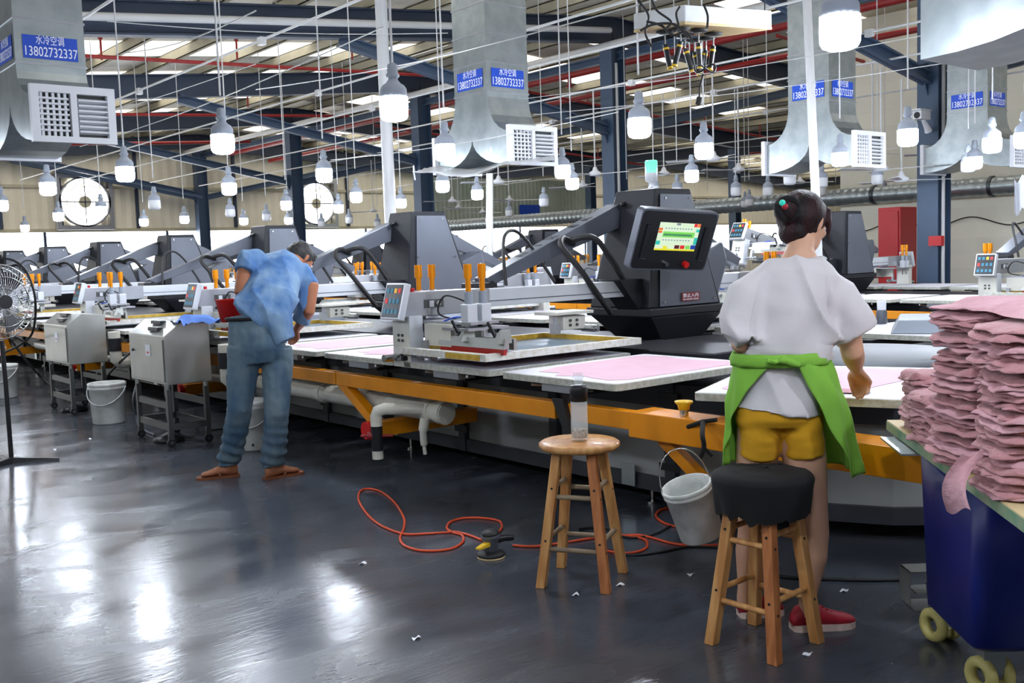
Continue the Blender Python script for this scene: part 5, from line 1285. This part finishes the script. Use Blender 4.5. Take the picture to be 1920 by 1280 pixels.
def shoe(parent, heel, toe, h, wd, m, sole_m='sole', nm='shoe'):
    h0 = Vector(heel); t0 = Vector(toe); f = (t0 - h0).normalized(); L = (t0 - h0).length; s = f.cross(UP)
    prof = [(0, .6, .045), (.08, .82, .075), (.22, .88, .085), (.38, .86, .08), (.55, .95, .06), (.72, 1, .046), (.88, .86, .036), (.97, .55, .026), (1, .25, .018)]
    rings = []
    mb = MB()
    n = 16; vs = []
    for x, w_, z in prof:
        c = h0 + f * (L * x)
        for k in range(n):
            a = 2 * PI * k / n; vs.append(c + s * wd * w_ * .5 * math.cos(a) + UP * (.012 + z * .5 + z * .5 * math.sin(a)))
    m_ = len(prof); fs = [(i * n + k, i * n + (k + 1) % n, (i + 1) * n + (k + 1) % n, (i + 1) * n + k) for i in range(m_ - 1) for k in range(n)]
    mb.add(vs, fs + [tuple(range(n))[::-1], tuple(range((m_ - 1) * n, m_ * n))], True)
    o = mb.build(nm, m, parent, fixn=True)
    out = [h0 + f * (L * x) + s * wd * w_ * .53 for x, w_, z in prof] + [h0 + f * (L * 1.015)] + [h0 + f * (L * x) - s * wd * w_ * .53 for x, w_, z in prof[::-1]]
    sb = MB(); q = len(out); sb.add(out + [v + UP * .022 for v in out], [tuple(range(q)), tuple(range(q, 2 * q))[::-1]] + [(i, (i + 1) % q, q + (i + 1) % q, q + i) for i in range(q)])
    sb.build('sole', sole_m, o, fixn=True)
    lb = MB()
    for x in (.38, .45, .52, .59):
        c = h0 + f * (L * x) + UP * (.012 + (.085 - (x - .35) * .14)); lb.cyl(c - s * .018 - f * .005, c + s * .018 + f * .006, .0035, n=6)
    if m == 'shoe_red': lb.build('laces', 'shoe_red', o)
    return o
# ---- woman in the white T-shirt
W_ = empty('woman', (0, 0, 0), 0, 'woman from behind in white T-shirt, yellow shorts and green cloth tied at her waist', 'person')
skin = MB()
hipL, hipR = P(1424, 800, 3.62), P(1500, 800, 3.60)
def leg(mb, hip, knee, ank, k=1.0, s=RT):
    mb.loft([(hip + UP * .05, .075 * k, .085 * k, s), (hip, .085 * k, .09 * k, s), (hip.lerp(knee, .35), .078 * k, .08 * k, s), (hip.lerp(knee, .8), .058 * k, .06 * k, s), (knee, .052 * k, .055 * k, s), (knee.lerp(ank, .12), .051 * k, .054 * k, s), (knee.lerp(ank, .32), .054 * k, .06 * k, s), (knee.lerp(ank, .6), .042 * k, .046 * k, s), (knee.lerp(ank, .88), .03 * k, .034 * k, s), (ank, .031 * k, .036 * k, s), (ank - UP * .04, .03 * k, .04 * k, s)])
fl, fr = at(1392, 1160, 0), at(1500, 1172, 0)
kneeL, kneeR = P(1409, 990, 3.7), P(1528, 1000, 3.62)
ankL, ankR = fl + UP * .09 + FW * .0, P(1513, 1135, 3.6)
ankL = P(1396, 1118, 3.74)
leg(skin, hipL, kneeL, ankL, .95); leg(skin, hipR, kneeR, ankR, .98)
chest = P(1488, 560, 3.6); waist = P(1468, 672, 3.6); pelvis = P(1462, 765, 3.6); nb = P(1499, 488, 3.62)
skin.loft([(pelvis - UP * .03, .155, .1), (pelvis + UP * .06, .15, .1), (waist, .125, .09), (chest - UP * .04, .14, .095), (chest + UP * .05, .14, .08), (nb - UP * .05, .09, .06), (nb + UP * .03, .055, .055)], 24)
hc = P(1506, 418, 3.68)
hf = (FW * .62 + RT * .72 - UP * .34).normalized()
skin.loft([(nb - UP * .02 + RT * .0, .062, .058), (nb + UP * .03, .05, .05), (nb.lerp(hc, .6), .046, .05), (hc - UP * .02, .045, .05)], 18)
s_, f_, u_h, M4 = face_parts(skin, hc, hf, UP, .98)
# right arm reaching down to the pallet
shR, elR, wrR = P(1573, 545, 3.58), P(1598, 658, 3.62), P(1606, 694, 3.86)
skin.loft([(shR, .045, .045), (shR.lerp(elR, .45), .046, .046), (shR.lerp(elR, .8), .043, .043), (elR, .041, .042), (elR.lerp(wrR, .2), .042, .041), (elR.lerp(wrR, .45), .038, .037), (elR.lerp(wrR, .8), .027, .026), (wrR, .024, .021)], 18)
hand(skin, wrR, (FW * .6 + RT * .45 - UP * .5), (-UP * .6 - RT * .4 - FW * .3), .185, .95, 1)
shL, elL, wrL = P(1420, 548, 3.58), P(1390, 645, 3.58), P(1440, 698, 3.84)
skin.loft([(shL, .043, .043), (shL.lerp(elL, .45), .044, .044), (elL, .039, .04), (elL.lerp(wrL, .3), .037, .036), (wrL, .024, .021)], 16)
hand(skin, wrL, (FW * .8 + RT * .3 - UP * .35), (-UP * .8 + RT * .2), .165, .5, -1)
remesh(skin, 'body', 'skin', .0068, 5, W_)
eyes(W_, hc, s_, f_, u_h, M4, .98)
# hair: cap over the skull swept to a bun, with fringe strands by the temple
hb_ = MB()
hb_.ball(hc - f_ * .022 + u_h * .02, .087, .094, .094, M4, 20, 14)
hb_.ball(hc - f_ * .05 - u_h * .045, .058, .045, .055, M4)
hb_.ball(hc + f_ * .03 + u_h * .05, .07, .055, .05, M4)
bun = P(1474, 392, 3.6)
hb_.ball(bun, .05, .042, .052, None, 18, 12)
hb_.loft([(hc - f_ * .06 + u_h * .03, .05, .05), (bun, .04, .04)], 14)
hb_.loft([(hc + s_ * -.05 + f_ * .05 + u_h * .06, .02, .03), (hc - s_ * .072 + f_ * .055 + u_h * .01, .008, .014), (hc - s_ * .072 + f_ * .062 - u_h * .045, .003, .005)], 10)
hb_.loft([(hc + s_ * .05 + f_ * .05 + u_h * .06, .02, .03), (hc + s_ * .072 + f_ * .055 + u_h * .01, .008, .014), (hc + s_ * .072 + f_ * .065 - u_h * .05, .003, .005)], 10)
hair = remesh(hb_, 'hair', 'hair', .006, 3, W_, lambda c: .0022 * noise.noise(Vector((c.dot(s_) * 90, c.dot(f_) * 90, c.z * 22))))
tie = MB().tube([bun + (RT * math.cos(t * PI / 8) + UP * math.sin(t * PI / 8)) * .036 - FW * .02 + FW * .012 * math.cos(t) for t in range(16)], .013, 8, True).build('hair_tie', 'black_cloth', hair)
MB().ball(P(1467, 380, 3.535), .011).build('blue_bead', 'scr_teal', hair); MB().ball(P(1472, 387, 3.535), .011).build('pink_bead', 'shoe_red', hair)
# T-shirt
ts = MB()
ts.loft([(nb + UP * .012, .082, .072), (nb - UP * .012, .125, .092), (P(1496, 515, 3.6), .16, .105), (P(1494, 540, 3.6), .175, .118), (P(1486, 575, 3.6), .164, .128), (P(1478, 625, 3.6), .162, .13), (P(1470, 660, 3.6), .166, .13), (P(1467, 676, 3.6), .142, .108), (P(1464, 700, 3.6), .144, .112), (P(1461, 740, 3.6), .160, .128), (P(1459, 762, 3.6), .168, .136), (P(1458, 771, 3.6), .170, .138)], 40)
def sleeve(a, b, c_, d):
    ts.loft([(a, .05, .07), (b, .066, .08), (c_, .074, .082), (d, .082, .08)], 24)
sleeve(P(1545, 525, 3.6), P(1572, 548, 3.6), P(1590, 588, 3.6), P(1603, 620, 3.61))
sleeve(P(1432, 520, 3.6), P(1405, 555, 3.58), P(1395, 600, 3.56), P(1390, 636, 3.55))
def xz_(px, py): v = P(px, py, 3.55); return (v.dot(RT), v.z)
SA, SB, SC_, SD_ = xz_(1546, 522), xz_(1563, 650), xz_(1424, 525), xz_(1398, 650)
def folds(c):
    x = c.dot(RT); z = c.z
    w = math.exp(-((z - .99) / .2) ** 2)
    cr = x * 24 + z * 10 + 2.6 * noise.noise(Vector((x * 4, z * 4, 1)))
    side = x * 20 - z * 15 + 2 * noise.noise(Vector((x * 5, z * 3, 7)))
    lower = (1 - abs(math.sin(cr * .5))) ** 2.2 * .022 * (.4 + w)
    seam = 0
    for (a_, b_) in ((SA, SB), (SC_, SD_)):
        t_ = (c.z - a_[1]) / (b_[1] - a_[1])
        if -.1 < t_ < 1.1: seam += .02 * math.exp(-((x - (a_[0] + (b_[0] - a_[0]) * t_)) / .009) ** 2) * min(1, max(0, t_ + .1) * 2)
    if z < 1.06: lower *= .35
    return lower * 1.5 - seam + .006 * math.sin(side) * (.4 + w) + .006 * noise.noise(c * 12) - .006
tee = remesh(ts, 't_shirt', 'tee_white', .008, 3, W_, folds)
MB().tube([nb + UP * .008 + RT * .078 * math.cos(t * PI / 16) + FW * .06 * math.sin(t * PI / 16) - UP * .012 * abs(math.sin(t * PI / 32)) for t in range(32)], .006, 8, True).build('collar', 'tee_white', tee)
# shorts
sh = MB()
sh.loft([(P(1461, 755, 3.6), .158, .118), (P(1461, 782, 3.6), .158, .118), (P(1461, 796, 3.6), .150, .1)], 32)
for (hx, kx) in ((hipL, kneeL), (hipR, kneeR)):
    d = (kx - hx).normalized(); sh.loft([(hx + UP * .04 + RT * .0, .078, .1), (hx - UP * .01, .078, .104), (hx + d * .1, .074, .096)], 24)
remesh(sh, 'shorts', 'shorts_yellow', .008, 3, W_, lambda c: .004 * noise.noise(Vector((c.dot(RT) * 9, c.z * 32, 2))))
# green cloth tied round the waist, open down the back, hanging longer on the right
ap = MB()
wc_ = P(1467, 675, 3.6)
def cloth_at(phi, z, rr):
    # phi 0 = straight back (towards the camera), + to the right
    dn_ = min(1, max(0, (zt_ - z) / .16)); a = .142 + .024 * dn_ + rr; b = .112 + .018 * dn_ + rr * .8
    return Vector((wc_.x, wc_.y, 0)) + RT * a * math.sin(phi) - FW * b * math.cos(phi) + UP * z + RT * (-.008)
zt_ = wc_.z + .02
def ap_fn(side):
    def fn(u, v):
        z = zt_ - (.43 if side > 0 else .4) * v
        edge = (.06 + .85 * v ** .75 if side > 0 else -.06 - 1.75 * (v ** .6))
        if side > 0: edge = .05 + .95 * v ** .8
        front = 2.6 if side > 0 else -2.6
        if side < 0: edge = max(edge, -1.62 - .1 * v)
        phi = edge + (front - edge) * u
        flare = .02 + (.10 * v * max(0, math.sin(phi)) if side > 0 else .012 * v)
        fold = .012 * v * math.sin(phi * 15 + v * 2) + .006 * math.sin(phi * 7 - v * 14) * (1 - v)
        if side > 0 and v > .9: z += .02 * noise.noise(Vector((phi * 3, 1, 1)))
        return cloth_at(phi, z, flare + fold)
    return fn
for sd in (1, -1): ap.grid(ap_fn(sd), 50, 34)
def band(u, v):
    phi = -PI + 2 * PI * u
    z = zt_ + .012 - .045 * v; return cloth_at(phi, z, .024 + .008 * math.sin(v * PI) + .003 * math.sin(phi * 12 + v * 9))
ap.grid(band, 80, 4)
ao = ap.build('green_apron', 'apron_green', W_); md = ao.modifiers.new('thick', 'SOLIDIFY'); md.thickness = .003
kn = MB(); k0 = P(1470, 675, 3.45)
kn.ball(k0, .024, .014, .014); kn.loft([(k0, .012, .01), (k0 - RT * .035 - UP * .006, .016, .01), (k0 - RT * .06 - UP * .0, .01, .006)], 10); kn.loft([(k0, .012, .01), (k0 + RT * .03 - UP * .01, .014, .01), (k0 + RT * .055 - UP * .02, .008, .006)], 10)
remesh(kn, 'knot', 'apron_green', .003, 2, ao)
def shoe_at(a, b, par, m='shoe_red', w=.085): return shoe(par, a, b, .08, w, m)
shoe_at(at(1484, 1180, 0), at(1602, 1172, 0), W_); shoe_at(at(1385, 1155, 0), at(1440, 1150, 0) + (at(1602, 1172, 0) - at(1484, 1180, 0)) * .25, W_)
# ---- man in denim, bent over the machine
Mn = empty('man', (0, 0, 0), 0, 'man bent forward over the machine in a blue denim shirt and jeans, seen from behind', 'person')
sk = MB(); DM = 6.45
hipc = P(488, 628, 6.5); nk = P(548, 492, 6.92)
mfl, mfr = at(432, 893, 0), at(512, 896, 0)
for a_, b_, c_ in ((P(462, 650, 6.5), P(449, 765, 6.45), mfl), (P(512, 650, 6.52), P(518, 775, 6.45), mfr)):
    sk.loft([(a_, .075, .08), (b_, .05, .055), (b_.lerp(c_, .4), .05, .052), (c_ + UP * .14, .034, .04), (c_ + UP * .06, .035, .042)], 16)
mc = P(563, 486, 7.02)
sk.loft([(hipc, .15, .1), (P(505, 560, 6.65), .14, .1), (P(530, 510, 6.85), .14, .09), (nk, .06, .06), (mc, .05, .055)], 20)
mf = (RT * .5 + FW * .5 - UP * .75).normalized()
ms, mff, mu, mM = face_parts(sk, mc, mf, (FW * .5 + RT * .3 + UP * .5), 1.02)
mshL, melL, mwrL = P(462, 492, 6.7), P(452, 545, 6.62), P(470, 590, 6.85)
sk.loft([(mshL, .055, .055), (mshL.lerp(melL, .5), .05, .05), (melL, .045, .046), (melL.lerp(mwrL, .4), .043, .04), (mwrL, .028, .024)], 16)
hand(sk, mwrL, (FW * .6 + RT * .3 - UP * .5), (RT * .3 - UP * .6 + FW * .1), .18, .5, -1)
mshR, melR, mwrR = P(583, 530, 6.85), P(578, 585, 6.8), P(556, 617, 6.95)
sk.loft([(mshR, .055, .055), (melR, .043, .043), (melR.lerp(mwrR, .5), .038, .036), (mwrR, .027, .022)], 16)
hand(sk, mwrR, (FW * .55 - RT * .2 - UP * .5), (-RT * .5 - UP * .5), .18, .6, 1)
for c_, toe in ((mfl, P(388, 889, mfl.dot(FW) - .05)), (mfr, P(533, 884, mfr.dot(FW) + .05))):
    t_ = Vector((toe.x, toe.y, .02)); h_ = c_ + UP * .03; h_.z = .045
    if c_ is mfl: h_ = Vector((c_.x, c_.y, .045))
    sk.loft([(h_ + UP * .12, .036, .042), (h_ + UP * .05, .036, .045), (h_ - UP * .0, .035, .04)], 14)
    dr = (t_ - h_); dr.z = 0; dn = dr.normalized(); sd = dn.cross(UP)
    sk.loft([(h_ - dn * .05, .025, .03, sd), (h_ - dn * .02, .034, .038, sd), (h_ + dn * .06 + UP * .005, .038, .032, sd), (h_ + dn * .12 - UP * .008, .043, .022, sd), (h_ + dn * .165 - UP * .014, .04, .014, sd), (h_ + dn * .185 - UP * .016, .025, .01, sd)], 14)
    fo = MB(); out = [(-.06, .03), (-.02, .04), (.05, .038), (.12, .048), (.19, .045), (.215, .02), (.215, -.02), (.19, -.045), (.12, -.05), (.05, -.04), (-.02, -.04), (-.06, -.03)]
    b0 = Vector((h_.x, h_.y, 0)); vs = [b0 + dn * a + sd * b_ for a, b_ in out]; q = len(vs)
    fo.add(vs + [v + UP * .016 for v in vs], [tuple(range(q)), tuple(range(q, 2 * q))[::-1]] + [(i, (i + 1) % q, q + (i + 1) % q, q + i) for i in range(q)])
    so = fo.build('sandal', 'sandal', Mn, fixn=True)
    MB().tube(bez([b0 + dn * .06 + sd * .042 + UP * .014, b0 + dn * .1 + sd * .02 + UP * .055, b0 + dn * .15 + UP * .03, b0 + dn * .1 - sd * .02 + UP * .055, b0 + dn * .06 - sd * .042 + UP * .014]), .008, 6).build('strap', 'sandal', so)
remesh(sk, 'body', 'skin_tan', .008, 5, Mn)
eyes(Mn, mc, ms, mff, mu, mM, 1.02)
hh_ = MB(); hh_.ball(mc - mff * .02 + mu * .018, .088, .1, .1, mM, 20, 14); hh_.ball(mc - mff * .055 - mu * .04, .062, .045, .05, mM); hh_.ball(mc + mff * .04 + mu * .06, .07, .05, .04, mM)
remesh(hh_, 'hair', 'hair_black', .008, 2, Mn, lambda c: .005 * noise.noise(c * 55))
js = MB()
wst = P(474, 597, 6.5)
js.loft([(wst + UP * .02, .155, .115), (P(478, 625, 6.48), .172, .135), (P(484, 655, 6.47), .178, .14), (P(488, 680, 6.47), .165, .12)], 32)
for hx, kx, ax in ((P(457, 660, 6.47), P(449, 765, 6.42), mfl + UP * .0), (P(520, 662, 6.5), P(518, 775, 6.42), mfr)):
    a_ = Vector((ax.x, ax.y, .075)); 
    js.loft([(hx + UP * .04, .1, .125), (hx - UP * .06, .102, .115), (hx.lerp(kx, .5), .092, .1), (kx, .078, .088), (kx.lerp(a_, .3), .08, .085), (kx.lerp(a_, .7), .078, .082), (a_ + UP * .05, .074, .08), (a_, .07, .076)], 24)
def jf(c):
    z = c.z; x = c.dot(RT); f2 = c.dot(FW)
    lo = max(0, 1 - z / .45)
    return .010 * lo * math.sin(z * 85 + x * 25 + 3 * noise.noise(c * 5)) + .010 * noise.noise(Vector((x * 8, f2 * 8, z * 3))) + .004 * noise.noise(c * 25)
jn = remesh(js, 'jeans', 'jeans', .009, 3, Mn, jf)
ms_ = MB()
ms_.loft([(P(470, 603, 6.48), .165, .125), (P(484, 590, 6.5), .185, .14), (P(500, 560, 6.6), .178, .14), (P(515, 525, 6.75), .185, .13), (P(528, 500, 6.88), .175, .12), (P(541, 484, 6.95), .1, .08)], 32)
ms_.loft([(P(535, 640, 6.5), .07, .12), (P(515, 600, 6.5), .12, .13), (P(515, 560, 6.6), .15, .13)], 24)
ms_.loft([(P(485, 488, 6.8), .09, .085), (P(462, 492, 6.7), .075, .08), (P(459, 503, 6.68), .072, .075), (P(457, 511, 6.66), .07, .072)], 20)
ms_.loft([(P(560, 505, 6.9), .08, .085), (P(577, 530, 6.86), .075, .08), (P(574, 575, 6.83), .066, .068), (P(563, 602, 6.88), .058, .058)], 20)
def mfold(c):
    x = c.dot(RT); z = c.z
    return .012 * (1 - abs(math.sin(x * 17 + z * 7 + 1.6 * noise.noise(c * 4)))) ** 2 + .008 * noise.noise(c * 9) + .003 * noise.noise(c * 24) - .004
shirt = remesh(ms_, 'denim_shirt', 'denim_shirt', .009, 3, Mn, mfold)
MB().tube([wst + UP * .002 + RT * .166 * math.cos(t * PI / 16) + FW * .126 * math.sin(t * PI / 16) for t in range(32)], .012, 6, True).build('belt', 'black_cloth', jn)
